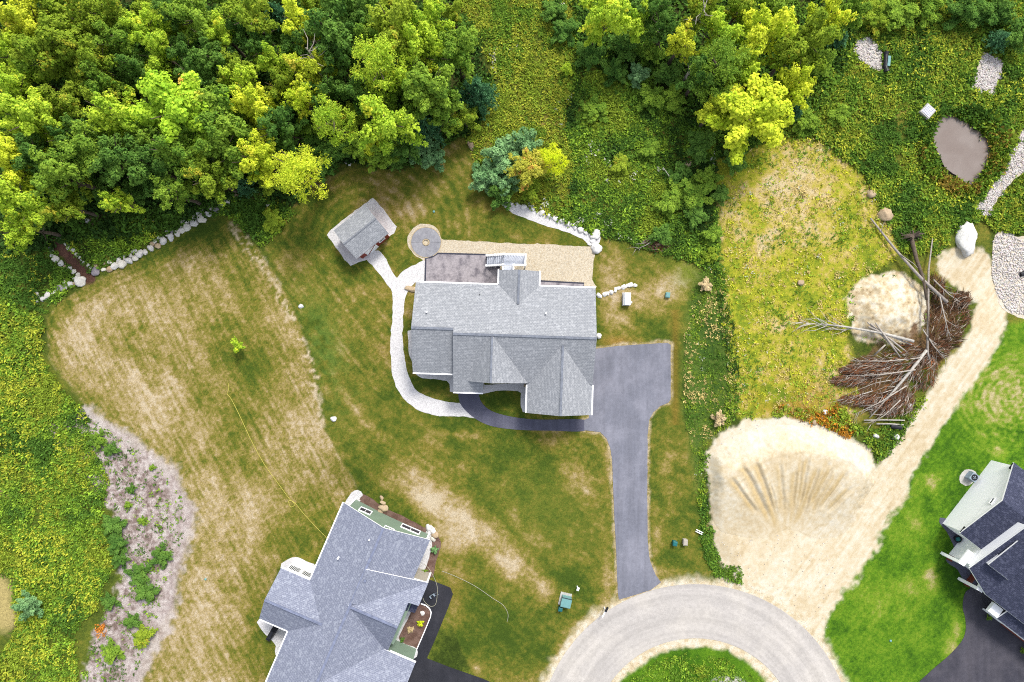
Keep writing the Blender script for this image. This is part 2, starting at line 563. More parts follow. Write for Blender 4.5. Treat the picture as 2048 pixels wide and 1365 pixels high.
BLM = [(-60,480),(60,560),(95,640),(100,716),(190,838),(262,884),(340,955),(300,1030),(330,1100),(322,1200),(272,1310),(240,1400),(-60,1400)]
CHIPS = [(176,828),(262,880),(344,950),(385,1030),(350,1142),(340,1226),(296,1310),(262,1400),(150,1400),(200,1250),(248,1150),(232,1040),(180,960),(110,900),(96,850)]
SANDP = [(1408,905),(1440,862),(1500,840),(1570,832),(1650,850),(1700,876),(1738,896),(1748,930),(1742,965),(1700,1060),(1660,1180),(1640,1300),(1560,1235),(1480,1172),(1440,1130),(1418,1050),(1414,980)]
MOUND = [(1690,600),(1712,566),(1752,544),(1806,546),(1842,574),(1854,610),(1846,654),(1818,682),(1760,692),(1712,676)]
TRACK = [(1905,530,36),(1945,545,46),(1982,600,34),(1968,680,36),(1905,765,36),(1850,850,32),(1810,915,34),(1760,985,50),(1690,1080,60),(1620,1180,60),(1600,1250,50)]
WOOD = [(-60,-60),(900,-60),(960,100),(990,190),(960,250),(900,285),(860,322),(800,340),(700,322),(640,352),(575,425),(520,480),(480,440),(400,440),(300,470),(170,480),(80,500),(-60,520)]
WOODR = [(1130,-60),(1720,-60),(1705,90),(1670,180),(1560,275),(1480,310),(1400,240),(1240,200),(1180,110)]
XS = np.concatenate([-np.geomspace(420, 66, 24)[:-1], np.arange(-66, 66.01, .15), np.geomspace(66.3, 420, 24)])
YS = np.concatenate([-np.geomspace(400, 46, 24)[:-1], np.arange(-46, 46.01, .15), np.geomspace(46.3, 400, 24)])
GROOVES = ((-.66, 120, 196, 3, .30), (-.50, 85, 205, 4, .42), (-.37, 60, 200, 3.4, .38), (-.30, 40, 150, 2, .2), (-.15, 95, 185, 3, .24), (-.08, 40, 110, 2, .14),
                                           (.03, 90, 170, 3, .26), (.09, 50, 190, 2, .2), (.15, 110, 196, 2.4, .3), (.21, 60, 150, 2, .2), (.27, 70, 180, 2.8, .34), (.34, 120, 200, 2.4, .22), (.40, 110, 190, 3, .3), (.48, 100, 180, 2.2, .2), (.55, 120, 195, 2.8, .34), (.68, 120, 175, 3, .3))
def grooves(th, r, n, tint=False):
    gr = 0
    for (t, r0, r1, w, dp) in GROOVES:
        off = r * np.sin(th - t) + 7 * (n - .5)
        ln = sst(r0 - 12, r0 + 12, r) * sst(r1 + 10, r1 - 6, r) * (np.cos(th - t) > 0)
        if tint:
            gr = np.maximum(gr, np.exp(-((off + .8 * w) / (1.7 * w)) ** 2) * ln * min(1, dp / .3))
        else:
            gr = gr - dp * np.exp(-(off / w) ** 2) * ln + .4 * dp * np.exp(-((off - 2.2 * w) / w) ** 2) * ln
    return gr
def cover(x, y):
    """two ground colours, the share of the second and the grain at every point"""
    z = gz(x, y)
    f = ALT / (ALT - z) / MPP
    u, v = 1024 + x * f, 682.5 - y * f
    n = len(x)
    c1, c2 = np.zeros((n, 3)), np.zeros((n, 3))
    gr = np.full(n, .42)
    edge = (fbm(u, v, 34, 1) - .5) * 1.0
    fine = fbm(u, v, 10, 5) - .5
    big, mid = fbm(u, v, 120, 9, 5) - .5, fbm(u, v, 46, 14, 4) - .5
    f2 = 1.5 * (.6 * vn(u, v, 7, 33) + .5 * vn(u, v, 3.6, 35) - .55)
    f3 = vn(u, v, 15, 36) + .6 * vn(u, v, 8, 37) - .8
    def lay(al, a, b, g=.42):
        nonlocal c1, c2, gr
        al = np.clip(al, 0, 1)
        c1 = c1 + al[:, None] * (np.asarray(a) - c1)
        c2 = c2 + al[:, None] * (np.asarray(b) - c2)
        gr = gr + al * (g - gr)
    def blend(al, ramp_, t, w=.13, g=.42):             # colour read from a ramp of tones
        st = np.linspace(0, 1, len(ramp_))
        R_ = np.array([A(*q) for q in ramp_])
        col = lambda q: np.stack([np.interp(q, st, R_[:, k]) for k in range(3)], 1)
        t = np.asarray(t)
        lay(al, col(t - w), col(t + w), g)
    def inside(poly, soft=5, amp=18):
        return sst(-soft, soft, polydist(poly, u, v) + edge * amp + fine * amp * .8)
    def tint(al, a):                                  # changes the colour of what already lies there
        nonlocal c1, c2
        al = np.clip(al, 0, 1)[:, None]
        c1 = c1 + al * (np.asarray(a) * .9 - c1)
        c2 = c2 + al * (np.asarray(a) * 1.1 - c2)
    def blob(a, b, r1, r2, an=0.0):
        t = math.radians(an)
        p, r = (u - a) * math.cos(t) + (v - b) * math.sin(t), -(u - a) * math.sin(t) + (v - b) * math.cos(t)
        return np.exp(-(p / r1) ** 2 - (r / r2) ** 2)
    def streaks(an, wid, ln, seed):
        t = math.radians(an)
        p, r = u * math.cos(t) + v * math.sin(t), -u * math.sin(t) + v * math.cos(t)
        return fbm(p * (wid / ln), r, wid, seed, 3) - .5
    MEAD = [(58, 74, 26), (84, 102, 36), (116, 126, 44), (146, 136, 56), (176, 150, 88)]
    blend(np.ones(n), MEAD, .44 + .9 * big + .8 * mid + .5 * fine)
    lay(inside(WOOD, 14, 30), A(60, 72, 34), A(92, 94, 48))
    lay(inside(WOODR, 14, 30), A(50, 60, 28), A(86, 92, 42))
    blend(inside([(-60,505),(80,490),(170,470),(300,455),(480,400),(560,400),(585,425),(525,500),(455,432),(400,452),(250,532),(170,575),(92,640),(-60,560)], 8, 14), MEAD, .25 + .8 * mid + .4 * fine)
    for (a, b, r1, r2) in ((110, 448, 20, 13), (180, 445, 22, 12), (300, 410, 26, 16), (330, 398, 16, 12)):
        lay(sst(1.2, .6, np.hypot((u - a) / r1, (v - b) / r2) + edge), A(104, 86, 66), A(134, 112, 90))
    dd = linedist([(114, 490), (140, 512), (170, 545), (180, 560)], u, v) + fine * 8
    lay(sst(15, 10, dd), A(96, 68, 58), A(116, 84, 70))
    TURF = [(72, 94, 30), (94, 112, 36), (120, 122, 44), (148, 136, 58), (180, 158, 102), (202, 180, 140), (220, 203, 172)]
    # dry lawn on the left
    d0 = polydist(DRY, u, v)
    wall_ = linedist([(95, 640), (170, 574), (330, 492), (452, 430)], u, v)
    t = .62 + .40 * big + .30 * mid + .26 * f2 + .12 * f3 + .56 * streaks(62, 3.4, 60, 21) + .20 * streaks(-27, 6, 70, 24) * (v < 560)
    t = t - .34 * np.exp(-(wall_ / 34.) ** 2) * sst(220, 320, u) - .18 * np.exp(-(wall_ / 22.) ** 2)
    for q, k in (((500, 700, 105, 120, 0), .30), ((520, 730, 34, 44, 0), .22), ((476, 700, 22, 20, 0), .12), ((430, 530, 100, 60, -20), .16), ((480, 880, 60, 120, 0), .13), ((600, 1060, 70, 110, 20), .38), ((512, 1290, 24, 110, 0), .34), ((285, 656, 18, 11, 0), .22), ((460, 1140, 30, 90, 10), .10), ((260, 700, 70, 18, 15), .12), ((470, 480, 50, 40, 0), .12)):
        t = t - k * blob(*q)
    for q, k in (((170, 640, 70, 30, -30), .18), ((560, 640, 26, 110, -20), .16), ((610, 800, 30, 120, -10), .12), ((300, 800, 90, 30, 40), .12), ((420, 960, 40, 30, 30), .18), ((400, 1250, 60, 130, 5), .16), ((500, 1040, 26, 60, 10), .14)):
        t = t + k * blob(*q)
    lines = np.sin(d0 * .55 + 7 * mid) * sst(90, 8, d0) * (u < 420) * (v < 900)
    t = t + .06 * lines - .16 * np.exp(-((d0 - 14) / 13.) ** 2) * (u < 330) * (v > 600) * (v < 960)
    blend(inside(DRY, 5, 8), TURF, t, .11, .36)
    # main lawn
    dl = polydist(LAWN, u, v)
    inl = sst(-4, 4, dl + edge * 7 + fine * 6)
    left = sst(810, 770, u) * sst(440, 480, v) * sst(800, 720, v)
    ca, sa = math.cos(math.radians(52)), math.sin(math.radians(52))
    acr = -u * sa + v * ca
    t = .27 + .50 * big + .56 * mid + .22 * f2 + .18 * f3 + .30 * streaks(35, 5, 40, 25)
    t = t + left * (.09 * sst(.1, 1, np.sin(acr * .26 + 3 * big)) + .42 * streaks(52, 5, 120, 50) - .02)
    rs_ = np.hypot(u - 725, v - 470)
    t = t + (v < 470) * (u < 940) * (.10 * np.sin(rs_ * .30 + 4 * mid) + .05)
    right = (u > 1200) * (v < 700)
    t = t + .10 * right
    for q, k in (((800, 985, 70, 22, 25), .26), ((880, 1000, 120, 34, 34), .40), ((970, 1085, 120, 34, 40), .38), ((1050, 1150, 60, 20, 42), .26), ((905, 1080, 40, 40, 30), .26), ((760, 870, 70, 14, 42), .24), ((700, 805, 60, 8, 60), .22), ((650, 770, 60, 7, 66), .22), ((690, 700, 30, 50, 0), .10),
                 ((1228, 640, 30, 50, 10), .32), ((1300, 590, 60, 24, -10), .30), ((1345, 560, 28, 20, 0), .30), ((1225, 560, 24, 20, 0), .18), ((1260, 530, 50, 14, 0), .12), ((868, 1290, 24, 60, 20), .28), ((960, 1335, 80, 16, 16), .22), ((1335, 930, 12, 90, 0), .20), ((1312, 1080, 14, 70, 0), .30), ((1345, 1150, 70, 16, 0), .32),
                 ((1214, 1150, 12, 50, 0), .24), ((1185, 1240, 70, 16, -38), .34), ((1110, 1325, 46, 18, -52), .36), ((930, 872, 70, 9, 5), .26), ((1110, 862, 80, 6, 2), .14), ((1216, 900, 6, 60, 0), .2), ((925, 938, 14, 18, 0), .34), ((1030, 1030, 12, 26, 10), .36), ((1172, 984, 8, 10, 0), .34), ((1090, 1175, 16, 30, -30), .34), ((826, 420, 40, 20, 10), .20), ((840, 388, 30, 20, 0), .10),
                 ((900, 300, 18, 14, -40), .22), ((1080, 1085, 50, 26, 35), .12), ((1150, 940, 40, 60, 0), .08)):
        t = t + k * blob(*q) * (1 + 1.4 * edge)
    for q, k in (((1010, 1045, 120, 9, 46), .16), ((1000, 1260, 70, 60, 0), .16), ((930, 1190, 40, 40, 0), .12), ((1180, 1140, 40, 40, 0), .12), ((1060, 900, 90, 34, 0), .08), ((860, 765, 60, 14, 0), .14), ((1000, 800, 30, 12, 0), .08), ((710, 540, 40, 30, 0), .16), ((640, 640, 26, 60, -15), .16), ((1040, 450, 120, 16, 12), .12), ((780, 900, 40, 20, 30), .16), ((1260, 660, 40, 20, 0), .10), ((1352, 1120, 30, 40, 0), .16)):
        t = t - k * blob(*q)
    blend(inl, TURF, t, .10, .36)
    tint(inl * blob(650, 700, 40, 120, -18) * .55 * sst(-.2, .2, mid + fine), A(112, 140, 60))
    tint(inl * blob(1085, 1010, 110, 70, 30) * .30, A(112, 128, 48))
    tint(inl * blob(1380, 545, 36, 40) * .7, A(116, 140, 42))
    tint(inl * blob(1235, 684, 30, 10) * .6, A(178, 134, 66))
    tint(inl * np.exp(-((u - 1350) / 8) ** 2) * (v > 620) * (v < 850) * .5, A(150, 118, 50))
    tint(inl * sst(.04, .22, mid) * sst(0, .2, big) * .2, A(150, 124, 54))
    # pale stony scar along the bank between the two lawns
    dd = linedist([(468, 452), (500, 500), (545, 560), (590, 640), (606, 690), (626, 740), (634, 800), (640, 850)], u, v) + edge * 16 + fine * 20
    blend(sst(12, 2, dd) * .9 * sst(-.25, .1, mid + f2), TURF, .86 + .5 * f2, .1)
    # dry field
    fl = inside(FIELD, 8, 26)
    FLD = [(116, 138, 40), (162, 172, 46), (190, 186, 56), (204, 184, 88), (222, 196, 136), (232, 212, 166)]
    t = .46 + .85 * big + .95 * mid + .32 * f2 + .36 * f3 + .25 * blob(1630, 330, 90, 60) + .16 * blob(1530, 470, 60, 50) + .12 * blob(1700, 420, 40, 60) - .10 * blob(1500, 640, 60, 100) - .16 * blob(1640, 560, 60, 60)
    blend(fl, FLD, t, .12, .40)
    tint(fl * blob(1620, 800, 120, 40) * .6 * sst(-.2, .15, mid), A(166, 128, 56))
    blend(inside(STRIP, 12, 16), [(62, 92, 38), (88, 116, 44), (116, 132, 58), (150, 146, 84)], .35 + .8 * mid + .5 * fine)
    # meadow and wood chips, lower left
    blend(inside(BLM, 6, 20), MEAD[:4], .45 + .8 * mid + .5 * fine)
    tint(sst(1.1, .5, np.hypot((u + 5) / 42, (v - 1210) / 75) + edge), A(196, 178, 116))
    tint(sst(1.1, .5, np.hypot((u + 5) / 30, (v - 980) / 40) + edge), A(196, 178, 116))
    CH = [(134, 116, 106), (176, 158, 152), (204, 190, 184), (222, 212, 206)]
    blend(inside(CHIPS, 6, 30), CH, .45 + .7 * mid + 1.0 * f2, .16, .5)
    dd = linedist([(176, 835), (262, 890), (338, 955), (374, 1035), (345, 1140), (332, 1225), (280, 1320), (262, 1380)], u, v)
    blend(sst(28, 10, dd + edge * 34 + fine * 30) * .85, CH, .72 + .4 * mid + .5 * f2, .12, .4)
    # bright lawn on the right with a worn ring
    inr = inside(RLAWN, 8, 18)
    GRN = [(56, 96, 22), (82, 128, 26), (112, 154, 34), (142, 166, 50), (178, 172, 100), (208, 194, 148)]
    th_, rr = np.arctan2(v - 800, u - 2040), np.hypot(u - 2040, (v - 800) / .8)
    arcs = fbm(th_ * 60, rr, 9, 71, 3) - .5
    t = .26 + .6 * big + .4 * mid + .16 * f2 + .12 * f3 + .22 * streaks(-52, 5, 60, 70)
    t = t + sst(200, 60, rr) * (.22 + .9 * arcs + .10 * np.sin(rr * .45)) + .22 * sst(95, 40, rr + edge * 50)
    t = t + .22 * blob(1750, 1230, 90, 90) - .18 * blob(1890, 1150, 44, 100, 20) - .10 * blob(1900, 900, 90, 60, -40)
    for q in ((1862, 1150, 14, 40), (1830, 1050, 26, 34), (1900, 1292, 22, 22), (1912, 1255, 9, 26), (2000, 905, 24, 12), (1862, 962, 20, 18)):
        t = t + .42 * blob(*q) * (.4 + 2.2 * (fine + .5) * (mid + .5))
    blend(inr, GRN, t, .11, .34)
    # bare sand: track, pad and pile
    SND = [(206, 184, 146), (226, 206, 168), (238, 224, 194), (246, 238, 218)]
    d = polydist(SANDP, u, v) + edge * 14 + fine * 14
    thp, rp_ = np.arctan2(u - 1575., 1110. - v), np.hypot(u - 1575., v - 1110.)
    trk = fbm(thp * 300, rp_ * .10, 10, 95, 3) - .5
    onp = sst(20, 80, rp_) * sst(228, 200, rp_) * sst(1.0, .75, np.abs(thp)) * (v < 1110)
    t = .64 + .5 * mid + .4 * f2 - onp * (.06 - .35 * trk) + .16 * sst(205, 235, rp_) * (v < 1000) - .20 * blob(1480, 1060, 50, 60) - .10 * blob(1580, 1000, 70, 60)
    blend(sst(-4, 5, d), SND, t, .08, .12)
    tint(grooves(thp, rp_, fbm(u, v, 40, 80), True) * onp * .75, A(214, 186, 130))
    tint(np.exp(-((rp_ - 207 - 12 * np.sin(thp * 3)) / 3.) ** 2) * onp * .5, A(214, 194, 156))
    dt = linedist(TRACK, u, v) + edge * .5 + fine * .45
    t = .60 + .5 * mid + .4 * f2 + .7 * streaks(-55, 5, 90, 97)
    blend(sst(1.08, .8, dt), SND, t, .08, .14)
    d = polydist(MOUND, u, v) + edge * 16 + fine * 18
    t = .62 + .8 * mid + .7 * f2 - .5 * blob(1812, 604, 14, 9) - .55 * blob(1800, 662, 26, 12) - .3 * blob(1740, 690, 30, 10)
    blend(sst(-4, 4, d), [(128, 104, 70)] + SND, t + .1, .08, .2)
    # gritty verge round the turning circle, green island
    rc = np.hypot(u - 1390, v - 1482)
    blend(sst(338, 316, rc + edge * 22 + fine * 16), SND, .6 + .8 * f2, .12, .3)
    blend(sst(194, 184, rc + edge * 16 + fine * 10), GRN[:4], .4 + .8 * mid + .4 * fine)
    lay(sst(34, 24, np.hypot((u - 1455) * .8, (v - 1372) * 1.5) + edge * 12), A(200, 196, 180), A(236, 232, 222))
    # pale fringe along the asphalt edges
    dd = np.abs(polydist(DRIVE, u, v))
    blend(sst(7, 2, dd + edge * 9 + fine * 6) * .8, TURF, .80 + .5 * f2, .1)
    # mud round the pond
    d = polydist(POND, u, v) + edge * 12
    lay(sst(-16, -5, d) * (u > 1905), A(128, 106, 78), A(160, 140, 106))
    lay(sst(-6, 0, d), A(150, 132, 112), A(166, 150, 132))
    # litter under the brush pile
    for (a, b, r1, r2) in ((1770, 760, 70, 60), (1885, 640, 40, 50), (1840, 700, 46, 46)):
        lay(sst(1.1, .6, np.hypot((u - a) / r1, (v - b) / r2) + edge * 1.6 + fine) * .85, A(104, 76, 54), A(144, 110, 82), .5)
    for (a, b, r1, r2, k) in ((1610, 850, 70, 18, .6), (1670, 862, 34, 22, .8), (1560, 815, 50, 14, .3)):
        tint(sst(1.2, .6, np.hypot((u - a) / r1, (v - b) / r2) + edge) * (polydist(SANDP, u, v) < 3) * k, A(172, 120, 50))
    return c1, c2, np.clip(gr, 0, 1)
DRIVE = [(1178,700),(1235,692),(1335,686),(1341,690),(1341,798),(1337,805),(1320,812),(1306,825),(1298,840),(1295,870),(1294,1000),(1295,1080),(1299,1120),(1310,1148),(1322,1164),
         (1300,1180),(1237,1199),(1235,1180),(1232,1100),(1227,1000),(1224,920),(1220,895),(1213,877),(1200,864),(1178,862),(1168,861),(1168,840),(1178,836)]
def grid(name, xs, ys, zf):
    X, Y = np.meshgrid(xs, ys)
    x, y = X.ravel(), Y.ravel()
    nx, ny = len(xs), len(ys)
    i = np.arange(nx * ny).reshape(ny, nx)
    F = np.stack([i[:-1, :-1], i[:-1, 1:], i[1:, 1:], i[1:, :-1]], -1).reshape(-1, 4)
    me = mesh_np(name, np.stack([x, y, zf(x, y)], 1), F, M['ground'], True)
    c1, c2, sh = cover(x, y)
    fattr(me, "cover_a", c1)
    fattr(me, "cover_b", c2)
    fattr(me, "grain", sh, 'FLOAT')
    return obj(name, me)
tag(grid("ground", XS, YS, gz), kind='structure')

# piles of sand that stand on the ground
def pile_height(x, y):
    u, v = 1024 + x / MPP, 682.5 - y / MPP
    cx, cy = 1575., 1110.
    th = np.arctan2(u - cx, cy - v)
    r = np.hypot(u - cx, v - cy)
    n = fbm(u, v, 40, 80)
    crest = 205 + 12 * np.sin(th * 3) + (n - .5) * 30
    h = np.where(r < crest, 1.35 * sst(30, 205, r), 1.35 * sst(272, 205, r + (n - .5) * 20))
    h = h * sst(1.35, .55, np.abs(th))
    h = h * sst(-6, 26, polydist(SANDP, u, v) + (n - .5) * 24)
    gr = grooves(th, r, n)
    return h + .5 * gr * sst(.2, .7, h) + .10 * (fbm(u, v, 14, 83) - .5) * sst(.1, .6, h)
def mound_height(x, y):
    u, v = 1024 + x / MPP, 682.5 - y / MPP
    d = polydist(MOUND, u, v)
    n = fbm(u, v, 30, 90)
    return 1.2 * sst(-4, 58, d + (n - .5) * 30) + .25 * (fbm(u, v, 16, 92) - .5) * sst(0, 20, d)
def pile(name, label, cat, u0, u1, v0, v1, hf):
    a, b = W(u0, v1), W(u1, v0)
    xs, ys = np.arange(a.x, b.x, .10), np.arange(a.y, b.y, .10)
    def zf(x, y):
        h = hf(x, y)
        return gz(x, y) + np.where(h > .06, h - .05, h * 1.6 - .10)
    tag(grid(name, xs, ys, zf), label, cat)
pile("sand_pile", "broad pale sand pile scored by tracks fanning up its slope", "sand pile", 1385, 1765, 820, 1110, pile_height)
pile("dirt_mound", "round sandy dirt mound under the tangle of fallen trees", "dirt mound", 1676, 1868, 532, 704, mound_height)

# ------------------------------------------------------------------ sheets laid on the ground
def smooth_poly(pts, step=.35, rag=0.0, seed=0, closed=True, curve=True):
    """pixel outline -> metres, rounded by a Catmull-Rom curve, ragged if asked"""
    P = [G(*p[:2]) for p in pts]
    n = len(P)
    out = []
    for i in range(n):
        p0, p1, p2, p3 = P[i - 1], P[i], P[(i + 1) % n], P[(i + 2) % n]
        k = max(1, int((p2 - p1).length / step))
        for j in range(k):
            t = j / k
            if curve:
                q = .5 * ((2 * p1) + (p2 - p0) * t + (2 * p0 - 5 * p1 + 4 * p2 - p3) * t * t + (3 * p1 - p0 - 3 * p2 + p3) * t ** 3)
            else:
                q = p1.lerp(p2, t)
            out.append([q.x, q.y])
    if rag:
        a = np.array(out)
        a[:, 0] += rag * 2 * (fbm(a[:, 0], a[:, 1], .9, seed + 3, 3) - .5) + rag * .8 * (rng.random(len(a)) - .5)
        a[:, 1] += rag * 2 * (fbm(a[:, 0], a[:, 1], .9, seed + 9, 3) - .5) + rag * .8 * (rng.random(len(a)) - .5)
        out = a.tolist()
    return out
def sheet(name, pts, mat, up=.03, rag=0.0, curve=True, step=.35, label=None, cat=None, kind='structure', parent=None, skirt=.12, world_pts=None, holes=()):
    P = world_pts or smooth_poly(pts, step, rag, len(name), curve=curve)
    pa = np.array(P)
    n = len(P)
    gx = np.arange(pa[:, 0].min(), pa[:, 0].max(), .9)
    gy = np.arange(pa[:, 1].min(), pa[:, 1].max(), .9)
    X, Y = np.meshgrid(gx, gy)
    inside = polydist(P, X.ravel(), Y.ravel()) > .3
    for hpoly in holes:
        inside &= polydist(hpoly, X.ravel(), Y.ravel()) < -.3
    pts2 = [Vector(p) for p in P]
    edges = [(i, (i + 1) % n) for i in range(n)]
    loops = [list(range(n))]
    for hpoly in holes:
        o = len(pts2)
        pts2 += [Vector(p) for p in hpoly]
        edges += [(o + i, o + (i + 1) % len(hpoly)) for i in range(len(hpoly))]
        loops.append(list(range(o, o + len(hpoly))))
    pts2 += [Vector((a, b)) for a, b in zip(X.ravel()[inside], Y.ravel()[inside])]
    vv, ee, ff, *_ = delaunay_2d_cdt(pts2, edges, [], 1, 1e-5)
    if holes:
        c = np.array([[sum(vv[i].x for i in f) / 3, sum(vv[i].y for i in f) / 3] for f in ff])
        keep = polydist(P, c[:, 0], c[:, 1]) > 0
        for hpoly in holes:
            keep &= polydist(hpoly, c[:, 0], c[:, 1]) < 0
        ff = [f for f, k in zip(ff, keep) if k]
    va = np.array([[q.x, q.y] for q in vv])
    z = gz(va[:, 0], va[:, 1]) + up
    V = [(a, b, c) for (a, b), c in zip(va, z)]
    F = []
    for f in ff:
        a, b, c = (va[i] for i in f[:3])
        F.append(tuple(f) if (b[0] - a[0]) * (c[1] - a[1]) - (b[1] - a[1]) * (c[0] - a[0]) > 0 else tuple(reversed(f)))
    m0 = len(V)
    for lp in loops:                              # an edge that goes down into the soil
        o = len(V)
        V += [(pts2[i].x, pts2[i].y, float(gz(pts2[i].x, pts2[i].y)) - skirt) for i in lp]
        o2 = len(V)
        V += [(pts2[i].x, pts2[i].y, float(gz(pts2[i].x, pts2[i].y)) + up) for i in lp]
        k = len(lp)
        F += [(o2 + i, o2 + (i + 1) % k, o + (i + 1) % k, o + i) for i in range(k)]
    ob = obj(name, mesh_py(name, V, F, mat), parent)
    return tag(ob, label, cat, kind=kind if parent is None else None)
def circle_px(cu, cv, r, n=48):
    return [(cu + r * math.cos(2 * math.pi * i / n), cv + r * math.sin(2 * math.pi * i / n)) for i in range(n)]
def wpts(px):
    return [(p.x, p.y) for p in (G(*q) for q in px)]
sheet("driveway", DRIVE, M['drive'], .035, .035, curve=False, step=.2)
sheet("walkway", [(917,780),(917,792),(921,808),(936,826),(960,843),(990,854),(1040,860),(1100,861.5),(1169,861.5),(1169,840),(1090,839.5),(1055,838),(1020,833),(990,825),(972,815),(961,801),(957,786),(957,780)], M['walk'], .03)
ring_o, ring_i = wpts(circle_px(1390, 1482, 314, 120)), wpts(circle_px(1390, 1482, 206, 90))
sheet("road", None, M['road'], .03, world_pts=ring_o, holes=[ring_i])
sheet("gravel_path", [(733,515),(757,502),(772,520),(793,557),(800,548),(816,536),(838,526),(852,522),(852,562),(836,561),(824,574),(812,592),(808,622),(806,680),(812,732),(826,772),(852,792),(890,803),(919,807),
       (936,826),(955,836),(930,834),(880,832),(846,824),(816,806),(796,780),(784,745),(781,690),(784,640),(786,592),(776,570),(750,538)], M['gravel'], .02, .10)
sheet("gravel_pad", [(746,396),(770,423),(794,453),(789,466),(767,483),(752,500),(732,520),(703,531),(690,520),(672,496),(655,471),(662,460),(700,430)], M['gravel'], .016, .10, curve=False)
sheet("gravel_bed", [(884,479),(900,481),(960,484),(1030,487),(1100,490),(1178,494),(1191,493),(1188,520),(1184,560),(1180,580),(1000,580),(850,570),(852,540),(846,522),(828,508),(816,492),(815,474),(826,457),(842,449),(860,449),(874,458)], M['tangravel'], .012, .10)
GB = [(1000,405),(1020,406),(1045,412),(1075,424),(1110,437),(1150,455),(1175,464),(1200,470),(1199,486),(1186,494),(1176,488),(1165,478),(1130,464),(1090,452),(1050,437),(1020,424)]
sheet("gravel_border", GB, M['gravel'], .02, .09)
sheet("foundation_gravel", [(816,662),(824,660),(850,700),(905,740),(970,770),(1056,766),(1058,822),(1046,824),(1041,812),(1042,786),(1036,782),(1000,781),(975,786),(958,789),(917,789),(900,783),(899,768),(893,762),(868,758),(846,757),(834,750),(826,742),(824,724),(818,710)], M['gravel'], .018, .06, curve=False)
sheet("planting_gravel", [(694,1000),(704,985),(716,980),(726,988),(722,1000),(700,1030),(680,1050),(676,1040)], M['gravel'], .03, .06)
sheet("planting_gravel", [(562,1136),(572,1122),(592,1114),(612,1122),(634,1134),(640,1180),(600,1180)], M['gravel'], .03, .06)
sheet("planting_gravel", [(519,1238),(526,1262),(540,1276),(552,1292),(552,1310),(590,1310),(600,1240)], M['gravel'], .03, .05)
sheet("planting_gravel", [(852,1064),(862,1050),(870,1056),(872,1072),(866,1100),(856,1130),(846,1160),(826,1166),(840,1100)], M['gravel'], .03, .05)
sheet("mulch_bed", [(716,988),(740,994),(765,1014),(800,1030),(840,1050),(862,1066),(840,1090),(760,1060),(706,1010)], M['mulch'], .02, .08)
sheet("mulch_bed", [(866,1062),(880,1078),(882,1092),(872,1124),(866,1154),(856,1156),(848,1150),(856,1122),(864,1092)], M['mulch'], .034, .06)
sheet("gravel_apron", [(1877,1044),(1888,1036),(1940,1090),(1980,1160),(1950,1182),(1935,1170),(1924,1158),(1914,1140),(1890,1120),(1906,1104),(1904,1086),(1892,1064)], M['walk'], .02, .05)
sheet("condenser_pad", [(1918,952),(1928,940),(1944,940),(1953,950),(1944,966),(1930,972),(1919,966)], M['concrete'], .03, .03)
sheet("neighbour_driveway", [(820,1165),(862,1160),(901,1175),(906,1188),(897,1214),(870,1280),(854,1316),(900,1334),(966,1357),(1040,1390),(1000,1500),(700,1500),(780,1300)], M['newdrive'], .03, curve=False)
sheet("neighbour_forecourt", [(1940,1176),(1928,1188),(1924,1214),(1929,1235),(1930,1260),(1922,1282),(1897,1310),(1860,1342),(1830,1372),(1790,1430),(2120,1440),(2120,1200),(1990,1150)], M['darkdrive'], .03)
sheet("planting_gravel", [(800,1230),(816,1216),(822,1222),(806,1258),(798,1276),(812,1288),(834,1296),(828,1316),(776,1296)], M['gravel'], .07, .05)
sheet("flower_bed", [(812,1215),(842,1207),(858,1217),(863,1228),(850,1262),(828,1312),(780,1296),(796,1250)], M['mulch'], .05, curve=False)
def water():
    m, N, L, P = newmat("muddy_water", .16)
    n1 = noise(N, L, .35, 4, .6)
    L.new(mixc(N, L, ramp(N, L, n1, .35, .7), A(146, 130, 120), A(160, 146, 137)), P.inputs["Base Color"])
    P.inputs["Specular IOR Level"].default_value = .5
    bump(N, L, P, noise(N, L, 5, 3), .04, .02)
    return m
pw = smooth_poly([((u - 1921) * 1.05 + 1921, (v - 300) * 1.05 + 300) for u, v in POND], .3, .12, 4)
tag(obj("pond_water", mesh_py("pond_water", [(a, b, -.22) for a, b in pw], [tuple(range(len(pw) - 1, -1, -1))], water())), kind='structure')

